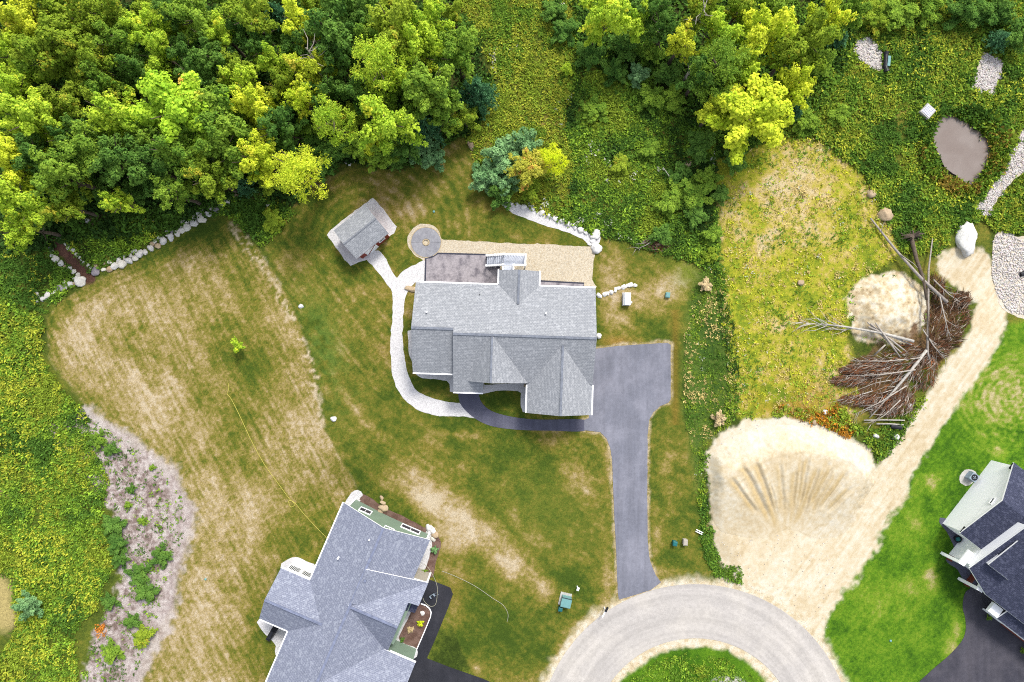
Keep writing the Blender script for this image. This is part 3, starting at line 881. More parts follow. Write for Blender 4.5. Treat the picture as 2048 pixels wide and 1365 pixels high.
# ------------------------------------------------------------------ houses
def local(parent_rz):
    c, s = math.cos(parent_rz), math.sin(parent_rz)
    def f(u, v, h=0.0):
        p = W(u, v, h)
        return (p.x * c + p.y * s, -p.x * s + p.y * c, h)
    return f
def roof(name, planes, mats, parent, th=.16):
    """sloped planes with thickness; white edges; shingle courses follow each slope"""
    V, F, FM, UV = [], [], [], []
    for pl in planes:
        P = [Vector(p) for p in pl]
        n = Vector((0, 0, 0))
        for i in range(len(P)):
            a, b = P[i], P[(i + 1) % len(P)]
            n += a.cross(b)
        if n.z < 0:
            P.reverse()
            n = -n
        n.normalize()
        e = Vector((0, 0, 1)).cross(n)
        e = e.normalized() if e.length > 1e-3 else Vector((1, 0, 0))
        f = n.cross(e)
        o = len(V)
        k = len(P)
        V += [tuple(p) for p in P] + [tuple(p - Vector((0, 0, th))) for p in P]
        F.append(tuple(range(o, o + k)))
        UV.append([(p.dot(e), p.dot(f)) for p in P])
        FM.append(0)
        F.append(tuple(range(o + 2 * k - 1, o + k - 1, -1)))
        UV.append([(0, 0)] * k)
        FM.append(1)
        for i in range(k):
            j = (i + 1) % k
            F.append((o + i, o + k + i, o + k + j, o + j))
            UV.append([(0, 0)] * 4)
            FM.append(1)
    me = mesh_py(name, V, F, mats, FM)
    uv = me.uv_layers.new(name="UVMap")
    flat = [c for f in UV for c in f]
    uv.data.foreach_set("uv", [x for c in flat for x in c])
    return obj(name, me, parent)
def part_bar(name, p, q, w, h, mat, parent):
    return MB().bar(p, q, w, h).build(name, mat, parent)
def wall_face(name, pts, mat, parent, th=.14):
    """a flat wall with thickness, given by its outer corners"""
    P = [Vector(p) for p in pts]
    n = (P[1] - P[0]).cross(P[2] - P[0]).normalized() * th
    k = len(P)
    V = P + [p - n for p in P]
    F = [tuple(range(k)), tuple(range(2 * k - 1, k - 1, -1))] + [(i, k + i, k + (i + 1) % k, (i + 1) % k) for i in range(k)]
    return obj(name, mesh_py(name, V, F, mat), parent)
def window(parent, c, along, w, h, proud, mull=1, mat_frame='white', name="window"):
    """window set on a wall: centre c, wall direction along, outward direction proud"""
    a, o = Vector(along).normalized(), Vector(proud).normalized()
    up = Vector((0, 0, 1))
    c = Vector(c)
    f = MB()
    for sx in (-1, 1):
        p = c + a * (sx * w / 2) + o * .03
        f.bar(p - up * (h / 2 + .05), p + up * (h / 2 + .05), .1, .1)
    for sz in (-1, 1):
        p = c + up * (sz * h / 2) + o * .03
        f.bar(p - a * (w / 2 - .05), p + a * (w / 2 - .05), .1, .1)
    fr = f.build(name, M[mat_frame], parent)
    g = MB()
    g.bar(c - a * (w / 2 - .05), c + a * (w / 2 - .05), .05, h - .1)
    g.build("pane", M['glass'], fr)
    for i in range(mull):
        t = (i + 1) / (mull + 1) - .5
        p = c + a * (t * w) + o * .035
        part_bar("mullion", p - up * (h / 2 - .05), p + up * (h / 2 - .05), .05, .05, M[mat_frame], fr)
    return fr
def vent_pipe(parent, x, y, z, r=.09, h=.35, mat='white', name="vent_pipe"):
    return MB().lathe((x, y, z - .15), [(r, 0), (r, h + .15), (r * .7, h + .15)], 10).build(name, M[mat], parent)

# main house (light grey roof); local axes turned by -1.9 degrees
RZ1 = math.radians(-1.9)
h1 = thing("main_house", "large grey shingled house in the centre beside the long driveway", "house", (0, 0, 0), RZ1)
S1 = .474
r1 = roof("roof", [
    [(-10.2, 5.78, 4.0), (-5.95, 5.78, 4.0), (-5.95, 1.03, 6.25), (-10.2, 1.03, 6.25)],
    [(-10.2, 1.03, 6.25), (-5.95, 1.03, 6.25), (-5.95, -3.6, 4.0), (-10.2, -3.6, 4.0)],
    [(-5.95, 5.78, 4.0), (8.5, 5.78, 4.0), (8.5, .55, 6.48), (-5.95, .55, 6.48)],
    [(-5.95, .55, 6.48), (8.5, .55, 6.48), (8.5, -4.25, 4.2), (-2.86, -4.25, 4.2), (-2.86, -5.5, 3.61), (-5.95, -5.5, 3.61)],
    [(-2.0, .75, 6.50), (-2.0, -4.32, 6.42), (1.95, -4.32, 4.06), (1.75, -3.9, 4.2)],
    [(-2.0, .75, 6.50), (-4.5, -4.1, 4.2), (-4.5, -4.32, 4.12), (-2.0, -4.32, 6.42)],
    [(5.15, -.1, 6.1), (5.15, -7.42, 6.1), (1.75, -7.42, 4.0), (1.75, -4.35, 4.0)],
    [(5.15, -.1, 6.1), (8.48, -4.30, 4.0), (8.48, -7.42, 4.0), (5.15, -7.42, 6.1)],
    [(.5, 7.35, 5.0), (.5, 3.5, 5.0), (-1.57, 5.5, 4.0), (-1.57, 7.35, 4.0)],
    [(.5, 7.35, 5.0), (2.6, 7.35, 4.0), (2.6, 5.5, 4.0), (.5, 3.5, 5.0)],
], [M['roof1'], M['white']], h1)
for p, q, w in (((-10.2, 1.03, 6.27), (-5.97, 1.03, 6.27), .24), ((-5.93, .55, 6.5), (8.48, .55, 6.5), .24), ((-2.0, .4, 6.5), (-2.0, -4.3, 6.44), .2),
                ((5.15, -.25, 6.12), (5.15, -7.4, 6.12), .24), ((.5, 3.8, 5.02), (.5, 7.33, 5.02), .22)):
    part_bar("ridge_cap", p, q, w, .06, M['cap1'], r1)
for p, q in (((-10.25, 5.86, 3.93), (-1.66, 5.86, 3.93)), ((2.68, 5.86, 3.93), (8.55, 5.86, 3.93)), ((-1.65, 5.86, 3.93), (-1.65, 7.4, 3.93)), ((2.68, 5.86, 3.93), (2.68, 7.4, 3.93)),
             ((-10.2, -3.68, 3.93), (-6.05, -3.68, 3.93)), ((-5.95, -5.58, 3.54), (-2.86, -5.58, 3.54)), ((8.56, -4.3, 3.93), (8.56, -7.42, 3.93)), ((1.67, -4.5, 3.93), (1.67, -7.42, 3.93))):
    part_bar("gutter", p, q, .14, .12, M['white'], h1)
for x, y in ((-8.76, 2.65), (3.36, 2.92)):
    vent_pipe(h1, x, y, 4 + (5.78 - y) * S1)
vent_pipe(h1, -3.52, 4.67, 4.5, .05, .15, 'black')
w1 = MB()
w1.box(-9.8, 8.1, -3.3, 5.4, -.6, 3.95)
w1.box(-5.55, -3.3, -3.3, -3.85, -.6, 3.9)
w1.box(2.15, 8.08, -7.05, -3.2, -.6, 3.95)
w1.box(-1.2, 2.2, 5.4, 7.0, -.6, 3.95)
w1.build("wall", M['grey_siding'], h1)
for xx, sgn in ((-9.8, -1), (8.1, 1)):
    y0, zr = (1.03, 6.1) if sgn < 0 else (.55, 6.33)
    pts = [(xx, 5.4, 3.9), (xx, -3.3, 3.9), (xx, y0, zr - .05)]
    wall_face("gable_wall", pts if sgn < 0 else pts[::-1], M['grey_siding'], h1)
wall_face("gable_wall", [(2.15, -7.05, 3.9), (8.08, -7.05, 3.9), (5.15, -7.05, 5.92)], M['grey_siding'], h1)
wall_face("gable_wall", [(2.2, 7.0, 3.9), (-1.2, 7.0, 3.9), (.5, 7.0, 4.8)], M['grey_siding'], h1)
wall_face("gable_wall", [(-4.2, -4.15, 4.2), (1.6, -4.15, 4.2), (-2.0, -4.15, 6.2)], M['grey_siding'], h1)
window(h1, (5.1, -7.05, 1.9), (1, 0, 0), 1.8, 1.3, (0, -1, 0), 1)
window(h1, (-.4, -3.3, 1.9), (1, 0, 0), 1.6, 1.3, (0, -1, 0), 1)
window(h1, (-8, -3.3, 1.9), (1, 0, 0), 1.6, 1.3, (0, -1, 0), 1)
window(h1, (-6, 5.4, 2.0), (1, 0, 0), 1.8, 1.5, (0, 1, 0), 1)
window(h1, (5.5, 5.4, 2.0), (1, 0, 0), 1.8, 1.5, (0, 1, 0), 1)
window(h1, (-9.8, 2.5, 2.2), (0, 1, 0), 1.2, 1.3, (-1, 0, 0), 1)
for y in (-5.6, -2.2):
    gdr = MB().box(8.09, 8.16, y - 1.25, y + 1.25, .45, 2.75).build("garage_door", M['white'], h1)
    for k in range(3):
        part_bar("panel_groove", (8.175, y - 1.2, 1.05 + .55 * k), (8.175, y + 1.2, 1.05 + .55 * k), .02, .03, M['grey_siding'], gdr)
for x in (-5.6, -3.1):
    MB().box(x - .12, x + .12, -5.3, -5.06, .3, 3.5).build("porch_post", M['white'], h1)
MB().box(-5.8, -2.9, -5.4, -3.3, .2, .55).build("porch_floor", M['concrete'], h1)
MB().box(-4.7, -3.9, -3.95, -3.87, .5, 2.6).build("door", M['black'], h1)

# stamped patio behind the main house
L1 = local(RZ1)
pat = thing("patio", "stamped grey concrete patio with dark border behind the central house", "patio", (0, 0, 0))
PAT = [(851.5,517),(860,515.5),(868,512),(873,508.5),(876.5,506.5),(972.5,509.3),(1000,509.5),(1000,575),(849.5,575)]
def band(name, pts, w, up, mat, parent=None):
    P = [G(*p, up) for p in pts]
    V, F = [], []
    for i, p in enumerate(P):
        d = (P[min(i + 1, len(P) - 1)] - P[max(i - 1, 0)])
        s_ = Vector((-d.y, d.x, 0)).normalized() * w / 2
        for q in (p + s_, p - s_):
            V += [(q.x, q.y, p.z), (q.x, q.y, p.z - .1)]
    for i in range(len(P) - 1):
        o = 4 * i
        F += [(o, o + 2, o + 6, o + 4), (o + 4, o + 5, o + 1, o), (o + 2, o + 3, o + 7, o + 6)]
    return obj(name, mesh_py(name, V, F, mat), parent)
sheet("slab", PAT, M['patio'], .055, curve=False, parent=pat)
band("border", [(850.3,566),(851.7,517.5),(860,516),(868,512.5),(873,509),(877,507.3),(972.3,509.8),(972,533),(1000,535)], .16, .075, M['border'], pat)
pat2 = thing("patio", "narrow strip of stamped patio along the house wall right of the deck", "patio", (0, 0, 0))
sheet("slab", [(1074,561),(1168,566),(1166,590),(1074,590)], M['patio'], .055, curve=False, parent=pat2)
band("border", [(1074,562),(1167.5,567),(1166.5,585)], .16, .075, M['border'], pat2)
fc = G(852.3, 485.5)
fp = thing("fire_pit_patio", "round grey paved circle with a small fire pit in its middle", "patio", (fc.x, fc.y, fc.z))
for k in range(4):
    a0, a1 = math.pi / 2 * k + .008, math.pi / 2 * (k + 1) - .008
    arc = [(1.62 * math.cos(a0 + (a1 - a0) * i / 14), 1.62 * math.sin(a0 + (a1 - a0) * i / 14)) for i in range(15)]
    inn = [(.42 * math.cos(a1 - (a1 - a0) * i / 6), .42 * math.sin(a1 - (a1 - a0) * i / 6)) for i in range(7)]
    MB().prism(arc + inn, -.1, .06).build("paving_segment", M['firepatio'], fp)
def ringm(r0, r1, z0, z1, n=48):
    V, F = [], []
    for r, z in ((r1, z0), (r1, z1), (r0, z1), (r0, z0)):
        V += [(r * math.cos(2 * math.pi * i / n), r * math.sin(2 * math.pi * i / n), z) for i in range(n)]
    for k in range(4):
        F += [(k * n + i, k * n + (i + 1) % n, ((k + 1) % 4) * n + (i + 1) % n, ((k + 1) % 4) * n + i) for i in range(n)]
    return V, F
MB().add(*ringm(1.63, 1.70, -.1, .07)).build("edging", M['sandstone'], fp)
MB().add(*ringm(.27, .36, -.1, .12, 24)).build("fire_ring", M['sandstone'], fp)
MB().lathe((0, 0, -.1), [(.265, 0), (.265, .11)], 20).build("fire_bowl", M['sandstone'], fp)

# deck and stairs
DZ = 1.75
dk = thing("deck", "grey deck landing with white railings and stairs behind the central house", "deck", (0, 0, 0), RZ1)
for i in range(8):
    y = 8.07 + i * .142
    MB().box(-1.2, 1.12, y, y + .134, DZ - .05, DZ).build("deck_board", M['deckboard'], dk)
for i in range(6):
    y = 7.1 + i * .155
    MB().box(-1.2, -.12, y, y + .147, DZ - .052, DZ - .002).build("deck_board", M['deckboard'], dk)
NS = 9
for i in range(NS):
    x = -1.2 - (i + 1) * .205
    MB().box(x, x + .195, 8.1, 9.15, DZ - (i + 1) * .175 - .05, DZ - (i + 1) * .175).build("stair_tread", M['deckboard'], dk)
for y in (8.07, 9.18):
    part_bar("stringer", (-1.2, y, DZ - .15), (-3.05, y, .1), .05, .25, M['white'], dk)
    part_bar("stair_rail", (-1.2, y, DZ + 1.0), (-3.05, y, 1.1), .17, .09, M['white'], dk)
    for k in range(7):
        t = (k + .7) / 7.6
        x = -1.2 - 1.85 * t
        part_bar("baluster", (x, y, DZ - 1.6 * t), (x, y, DZ + .98 - 1.6 * t), .04, .04, M['white'], dk)
for p, q in (((-1.2, 9.18), (1.14, 9.18)), ((1.14, 9.18), (1.14, 8.07)), ((1.14, 8.07), (-.1, 8.07)), ((-.1, 8.07), (-.1, 7.3)), ((-1.2, 8.07), (-1.2, 7.3))):
    part_bar("rail", (*p, DZ + 1.0), (*q, DZ + 1.0), .17, .07, M['white'], dk)
    L_ = math.hypot(q[0] - p[0], q[1] - p[1])
    for k in range(int(L_ / .16)):
        t = (k + .5) / int(L_ / .16)
        x, y = p[0] + (q[0] - p[0]) * t, p[1] + (q[1] - p[1]) * t
        part_bar("baluster", (x, y, DZ), (x, y, DZ + .97), .04, .04, M['white'], dk)
for x, y, z in ((-1.2, 9.18, DZ), (1.14, 9.18, DZ), (1.14, 8.07, DZ), (-.1, 8.07, DZ), (-1.2, 8.07, DZ), (-3.05, 9.18, .1), (-3.05, 8.07, .1), (-2.1, 9.18, .9), (-2.1, 8.07, .9)):
    MB().box(x - .07, x + .07, y - .07, y + .07, -.1, z + 1.08).box(x - .1, x + .1, y - .1, y + .1, z + 1.08, z + 1.13).build("post", M['white'], dk)

# red shed
RZS = math.radians(38.81)
sh = thing("garden_shed", "small shed with grey shingles and red walls on white gravel", "shed", (0, 0, 0), RZS)
rs = roof("roof", [[(-7.42, 21.05, 2.4), (-3.05, 21.05, 2.4), (-3.05, 18.97, 3.5), (-7.42, 18.97, 3.5)], [(-7.42, 18.97, 3.5), (-3.05, 18.97, 3.5), (-3.05, 17.13, 2.45), (-7.42, 17.13, 2.45)]], [M['roof1'], M['red']], sh, .12)
part_bar("ridge_cap", (-7.4, 18.97, 3.52), (-3.07, 18.97, 3.52), .16, .03, M['roof1'], rs)
MB().box(-7.1, -3.3, 17.3, 20.8, -.2, 2.42).build("wall", M['red'], sh)
wall_face("gable_wall", [(-3.29, 17.3, 2.4), (-3.29, 20.8, 2.4), (-3.29, 18.97, 3.38)], M['red'], sh)
wall_face("gable_wall", [(-7.11, 20.8, 2.4), (-7.11, 17.3, 2.4), (-7.11, 18.97, 3.38)], M['red'], sh)
dr = MB().box(-6.4, -4.9, 17.22, 17.3, .05, 2.1).build("door", M['white'], sh)
part_bar("door_brace", (-6.3, 17.2, .2), (-5.0, 17.2, 2.0), .03, .1, M['red'], dr)
window(sh, (-4.1, 17.3, 1.5), (1, 0, 0), .7, .7, (0, -1, 0), 1)

# sage green house, lower left
RZ2 = math.radians(-23.33)
h2 = thing("sage_house", "blue grey roofed house with sage green gable wall, lower left of centre", "house", (0, 0, 0), RZ2)
r2 = roof("roof", [
    [(-9.4, -22.3, 4.2), (-4.4, -22.3, 6.6), (-4.4, -47, 6.6), (-9.4, -47, 4.2)],
    [(-4.4, -22.3, 6.6), (.38, -22.3, 4.22), (.38, -26.9, 4.22), (-4.4, -26.9, 6.6)],
    [(-4.4, -26.75, 6.78), (1.97, -26.6, 3.85), (1.97, -28.65, 3.85), (.86, -28.75, 4.36), (.86, -30.3, 4.36), (-4.4, -30.5, 6.74)],
    [(-4.4, -26.9, 6.6), (.9, -26.9, 3.97), (.9, -47, 3.97), (-4.4, -47, 6.6)],
    [(-4.6, -30.87, 6.64), (.83, -30.87, 6.64), (.86, -28.75, 5.25), (1.97, -28.65, 5.2), (1.97, -26.6, 3.85), (.3, -26.75, 3.95)],
    [(-4.6, -30.87, 6.64), (.83, -30.87, 6.64), (.86, -34.9, 3.94), (-4.6, -34.9, 3.94)],
    [(-12.68, -31.1, 4.2), (-9.0, -31.1, 4.2), (-5.9, -34.1, 5.62), (-12.68, -34.1, 5.62)],
    [(-12.68, -34.1, 5.62), (-5.9, -34.1, 5.62), (-9.2, -36.8, 4.2), (-12.68, -36.8, 4.2)],
    [(-4.4, -34.62, 4.2), (4.02, -34.62, 4.2), (4.02, -39.4, 6.56), (-4.4, -39.4, 6.56)],
    [(-4.4, -39.4, 6.56), (4.02, -39.4, 6.56), (4.02, -47, 4.2), (-4.4, -47, 4.2)],
], [M['roof2'], M['white']], h2)
for p, q in (((-4.4, -22.32, 6.63), (-4.4, -47, 6.63)), ((-12.66, -34.1, 5.65), (-6.1, -34.1, 5.65)), ((-4.3, -30.87, 6.67), (.8, -30.87, 6.67)), ((-4.3, -39.4, 6.59), (4, -39.4, 6.59))):
    part_bar("ridge_cap", p, q, .26, .06, M['cap2'], r2)
roof("entry_roof", [[(.87, -29.0, 3.75), (1.98, -29.05, 3.45), (1.95, -30.2, 3.45), (.95, -30.25, 3.75)]], [M['roof3'], M['white']], h2, .12)
for p, q in (((-9.47, -22.3, 4.12), (-9.47, -31.0, 4.12)), ((-12.6, -31.02, 4.12), (-9.45, -31.02, 4.12)), ((-12.6, -36.88, 4.12), (-9.5, -36.88, 4.12)), ((-9.47, -36.9, 4.12), (-9.47, -47, 4.12)), ((1.1, -34.54, 4.12), (4.02, -34.54, 4.12))):
    part_bar("gutter", p, q, .13, .12, M['white'], h2)
vent_pipe(h2, -7.51, -27.36, 5.1, .1, .45)
vent_pipe(h2, -5.27, -24.07, 6.15, .07, .3)
vent_pipe(h2, -4.0, -27.9, 6.5, .14, .2, 'cap2', "roof_vent")
w2 = MB()
w2.box(-8.95, 0.0, -46, -22.95, -2.2, 4.15)
w2.box(-12.3, -8.9, -36.5, -31.4, -1.5, 4.1)
w2.box(-.1, 1.2, -34, -27.0, -.5, 3.7)
w2.box(-.1, 3.75, -44, -34.95, -.5, 4.1)
w2.build("wall", M['sage'], h2)
wall_face("gable_wall", [(0, -22.9, 4.0), (-8.95, -22.9, 4.0), (-4.45, -22.9, 6.42)], M['sage'], h2)
wall_face("porch_wall", [(-9.3, -31.33, -1.2), (-12.32, -31.33, -1.2), (-12.32, -31.33, 4.1), (-9.3, -31.33, 4.1)], M['white'], h2, .06)
for x in (-8.98, .03):
    MB().box(x - .09, x + .09, -23.0, -22.86, -2.0, 4.1).build("corner_board", M['white'], h2)
window(h2, (-7.2, -22.93, 1.9), (1, 0, 0), 1.3, 1.3, (0, 1, 0), 1)
window(h2, (-4.0, -22.93, 4.4), (1, 0, 0), 1.0, 1.1, (0, 1, 0), 1)
window(h2, (-2.0, -22.93, 1.5), (1, 0, 0), 2.1, 1.2, (0, 1, 0), 1)
window(h2, (-11.55, -31.30, 2.7), (1, 0, 0), 1.25, 1.3, (0, 1, 0), 7, name="porch_window")
window(h2, (-10.1, -31.30, 2.7), (1, 0, 0), 1.15, 1.3, (0, 1, 0), 7, name="porch_window")
wall_face("entry_wall", [(1.9, -26.75, .3), (.2, -26.75, .3), (.2, -26.75, 3.9), (1.9, -26.75, 3.75)], M['beige'], h2, .1)
MB().box(1.75, 1.95, -26.95, -26.7, .2, 3.7).build("post", M['white'], h2)
MB().lathe((-3.55, -22.88, 4.7), [(.1, 0), (.1, .1)], 10).build("wall_light", M['white'], h2)

# dark roofed white house at the right edge
RZ3 = math.atan2(120.2, 92)
h3 = thing("white_house", "white walled house with dark slate roof at the right edge", "house", (0, 0, 0), RZ3)
r3 = roof("roof", [
    [(12.45, -49.15, 4.0), (17.35, -49.15, 6.05), (17.35, -62, 6.05), (12.45, -62, 4.0)],
    [(17.35, -49.15, 6.05), (21.7, -49.15, 4.0), (21.7, -62, 4.0), (17.35, -62, 6.05)],
    [(9.0, -55.2, 3.95), (10.1, -51.9, 4.35), (16.6, -51.9, 7.15), (16.6, -68, 7.15), (9.0, -68, 3.95)],
    [(11.4, -52.35, 5.55), (14.9, -52.35, 6.75), (14.9, -54.95, 6.75), (11.4, -54.95, 5.55)],
    [(7.85, -58.45, 2.95), (9.1, -58.45, 3.5), (9.1, -68, 3.5), (7.85, -68, 2.95)],
], [M['roof3'], M['white']], h3, .18)
w3 = MB()
w3.box(12.75, 21.45, -61, -49.42, -.5, 3.98)
w3.box(10.5, 16.6, -66, -52.0, -.5, 4.2)
w3.build("wall", M['offwhite'], h3)
wall_face("gable_wall", [(21.45, -49.4, 3.9), (12.75, -49.4, 3.9), (17.35, -49.4, 5.85)], M['offwhite'], h3)
wall_face("upper_wall", [(16.6, -51.93, 4.0), (10.3, -51.93, 4.0), (10.3, -51.93, 4.3), (16.6, -51.93, 7.0)], M['offwhite'], h3)
MB().box(11.5, 14.8, -54.85, -52.45, 4.6, 5.52).build("dormer_wall", M['offwhite'], h3)
for x in (12.6, 21.6):
    part_bar("eave_return", (x - (.7 if x > 15 else 0), -49.25, 3.95), (x + (.7 if x < 15 else 0), -49.25, 3.95), .3, .1, M['black'], h3)
MB().box(7.9, 9.0, -58.4, -57.2, 2.6, 3.0).build("porch_roof", M['offwhite'], h3)
window(h3, (17.0, -49.36, 4.6), (1, 0, 0), .7, .35, (0, 1, 0), 0, 'offwhite', "attic_vent")
for (u, v) in ((1908, 1119), (1943, 1171)):
    x, y, _ = local(RZ3)(u, v, 2.6)
    pp = MB().box(x - .15, x + .15, y - .15, y + .15, .2, 3.6).build("porch_post", M['offwhite'], h3)
    MB().box(x - .2, x + 1.2, y - .9, y - .7, .2, 1.2).build("brick_base", M['brick'], pp)
    MB().box(x - .1, x + 1.6, y - .6, y + .1, 3.3, 3.5).build("porch_beam", M['white'], pp)
MB().box(7.95, 8.1, -68, -58.5, .3, 2.6).build("garage_wall", M['offwhite'], h3)
MB().box(7.85, 7.95, -67, -61, .3, 1.0).build("brick_base", M['brick'], h3)

# ------------------------------------------------------------------ stones
def ico(sub):
    t = (1 + 5 ** .5) / 2
    V = [(-1, t, 0), (1, t, 0), (-1, -t, 0), (1, -t, 0), (0, -1, t), (0, 1, t), (0, -1, -t), (0, 1, -t), (t, 0, -1), (t, 0, 1), (-t, 0, -1), (-t, 0, 1)]
    F = [(0, 11, 5), (0, 5, 1), (0, 1, 7), (0, 7, 10), (0, 10, 11), (1, 5, 9), (5, 11, 4), (11, 10, 2), (10, 7, 6), (7, 1, 8), (3, 9, 4), (3, 4, 2), (3, 2, 6), (3, 6, 8), (3, 8, 9), (4, 9, 5), (2, 4, 11), (6, 2, 10), (8, 6, 7), (9, 8, 1)]
    V = [Vector(v).normalized() for v in V]
    for _ in range(sub):
        c, G2 = {}, []
        def mid(i, j):
            k = (min(i, j), max(i, j))
            if k not in c:
                c[k] = len(V)
                V.append(((V[i] + V[j]) / 2).normalized())
            return c[k]
        for a, b, d in F:
            x, y, z = mid(a, b), mid(b, d), mid(d, a)
            G2 += [(a, x, z), (b, y, x), (d, z, y), (x, y, z)]
        F = G2
    return np.array([tuple(v) for v in V]), np.array(F)
IV, IF = ico(2)
STONE = []
for k in range(6):
    r = np.random.default_rng(100 + k)
    V = IV.copy()
    for _ in range(9):                                 # flat facets cut the ball like a split boulder
        n = r.normal(size=3)
        n /= np.linalg.norm(n)
        d = .62 + .25 * r.random()
        o = V @ n - d
        V -= np.where(o > 0, o, 0)[:, None] * n * .9
    V *= (1 + .06 * r.normal(size=(len(V), 1)))
    STONE.append(V)
def stone_mesh(k, mat):
    key = "stone_%d_%s" % (k, mat)
    if key not in bpy.data.meshes:
        mesh_np(key, STONE[k], IF, M[mat], True).name = key
    return bpy.data.meshes[key]
def stone(name, u, v, ru, rv=None, rz=None, mat='stone', parent=None, flat=.75, sink=.35):
    rv = rv or ru * random.uniform(.62, .98)
    o = obj(name, stone_mesh(random.randrange(6), mat), parent)
    p = G(u, v)
    hz = flat * min(ru, rv) * MPP
    o.location = (p.x, p.y, p.z + hz * (1 - 2 * sink) )
    o.rotation_euler = (random.uniform(-.15, .15), random.uniform(-.15, .15), random.uniform(0, 6.28) if rz is None else rz)
    o.scale = (ru * MPP * 1.12, rv * MPP * 1.12, hz * 1.1)
    return o
def wall_of(name, label, cat, pts, mat='stone', conv=None, greys=()):
    t = thing(name, label, cat)
    for i, q in enumerate(pts):
        u, v, r = q[:3]
        if conv:
            u, v, r = conv[0] + u / conv[2], conv[1] + v / conv[2], r / conv[2]
        stone("stone", u, v, r * random.uniform(1.0, 1.18), None, None, 'stone_grey' if i in greys else ('stone_tan' if mat == 'stone' and random.random() < .12 else mat), t, .7)
    return t
C1, C2 = (50, 450, 8.03), (200, 370, 6.827)
wall_of("boulder_wall", "short boulder wall at the lower left of the soil trench", "stone wall",
        [(200,1110,32),(245,1160,36),(310,1190,45),(375,1135,60),(490,1100,55),(575,1030,60),(645,925,36),(655,970,26),(650,1012,40),(740,960,50),(815,940,42),(905,900,78),(795,868,28),(205,1230,20)], conv=C1, greys=(5,))
wall_of("stone_edging", "left row of small stones edging the brown soil trench", "stone edging",
        [(430,378,34),(442,430,28),(445,495,32),(500,550,54),(595,618,46),(655,670,28),(730,700,40),(800,755,38),(865,808,34)], conv=C1, greys=(0,))
wall_of("stone_edging", "right row of small stones edging the brown soil trench", "stone edging",
        [(560,215,45),(625,265,28),(668,308,32),(712,370,36),(785,408,45),(840,480,40),(890,525,26),(908,572,17),(945,605,20),(1025,650,26),(1070,695,24)], conv=C1)
wall_of("boulder_wall", "long boulder wall along the upper edge of the dry left lawn", "stone wall",
        [(-45,1190,62),(-48,1105,26),(60,1160,34),(145,1155,38),(140,1065,30),(65,1080,16),(215,1110,54),(270,1028,34),(240,1062,17),(312,1082,56),(410,1038,46),(425,962,36),(340,970,28),(345,1020,17),(446,985,20),(497,1000,45),(555,940,48),(488,910,38),(447,910,20),
         (625,920,42),(705,865,50),(725,810,33),(757,775,27),(800,837,46),(815,725,28),(870,768,50),(920,695,18),(925,640,26),(970,716,54),(990,630,38),(1070,662,48),(1125,620,44),(1058,575,28),(1110,558,20),(1120,510,35),(1187,500,45),(1195,580,55),
         (1290,527,64),(1290,440,38),(1350,390,35),(1330,465,17),(1400,465,66),(1400,395,30),(1410,350,32),(1495,400,50),(1505,330,38),(1600,340,55),(1670,275,44),(1590,235,28),(1585,280,22),(1635,185,20),(1750,240,52),(1870,160,52),(905,775,12)], conv=C2, greys=(0, 29, 46, 50))
C3 = (600, 350, 2.729)
wall_of("boulder_row", "row of white boulders along the white gravel border by the meadow", "stone row",
        [(1112,158,10),(1150,158,11),(1185,166,13),(1222,176,15),(1270,182,16),(1320,208,18),(1358,226,17),(1394,240,18),(1430,252,18),(1466,266,17),(1500,285,17),(1530,300,15),(1560,315,14),(1610,330,28),(1618,402,28),(1598,362,17),(1580,380,12)], 'stone_white', C3)
C4 = (1190, 550, 10.5)
wall_of("slab_wall", "low row of cream stone slabs beside the standby generator", "stone wall",
        [(78,442,62),(200,408,55),(262,398,40),(345,368,46),(425,322,52),(490,285,46),(590,258,55),(650,240,46),(730,214,58),(838,224,40)], 'stone_white', C4)
wall_of("boulder_row", "rough pale rocks in the mulch at the sage house's gable", "stone row",
        [(764,996,5),(766,1005,6),(768,1016,9),(762,1022,6)], 'stone_tan')
wall_of("boulder_row", "pale rocks heaped at the right corner of the sage house", "stone row",
        [(858,1056,8),(866,1062,7),(870,1070,7),(866,1078,6),(858,1066,6)], 'stone')
def boulder(label, u, v, ru, rv, mat, rz=None, flat=.75):
    return tag(stone("boulder", u, v, ru, rv, rz, mat, None, flat), label, "boulder")
boulder("tan boulder with a rusty side beside the top of a fallen trunk", 1769, 431, 15, 13, 'stone_tan', .5)
boulder("small tan round boulder in the grass near the upper field edge", 1741, 388, 9.5, 8.5, 'stone_tan')
boulder("big white oblong boulder at the head of the sandy track", 1930, 480, 20, 31, 'stone_white', -.15)
boulder("pale rock in the grassy gap between the woods and blue green bushes", 942, 292, 6, 10, 'stone_tan', .3)
boulder("square beige slab lying in the weeds left of the dry field", 1376, 328, 10, 8, 'stone_tan', .5, .4)
boulder("small pale stone under the lowest tree of the left wood", 538, 413, 6, 5, 'stone')
boulder("sandy boulder by the upper left corner of the central house", 822, 578, 13, 6, 'stone_tan', -.2)
boulder("small pale boulder at the right wall of the central house", 1197, 696 - 23, 6, 6, 'stone_white')
boulder("white stone right of the rusty shrubs above the sand pile", 1649, 824, 5.5, 4.5, 'stone_white')
boulder("tan stone at the upper rim of the sand pile", 1627, 845, 5, 5, 'stone_tan')
boulder("pale stone left of the dirt mound in the dry field", 1600, 566, 7, 6, 'stone_tan')
boulder("white stone below the fallen poles, left of two", 1750, 872, 7, 5, 'stone_white')
boulder("white stone below the fallen poles, right of two", 1790, 874, 7, 6, 'stone_white')
boulder("white stone at the foot of the brown brush pile", 1818, 812, 6, 5, 'stone_white')
boulder("pale rock lying between the wood edge and the trench", 176, 443, 6, 5, 'stone')
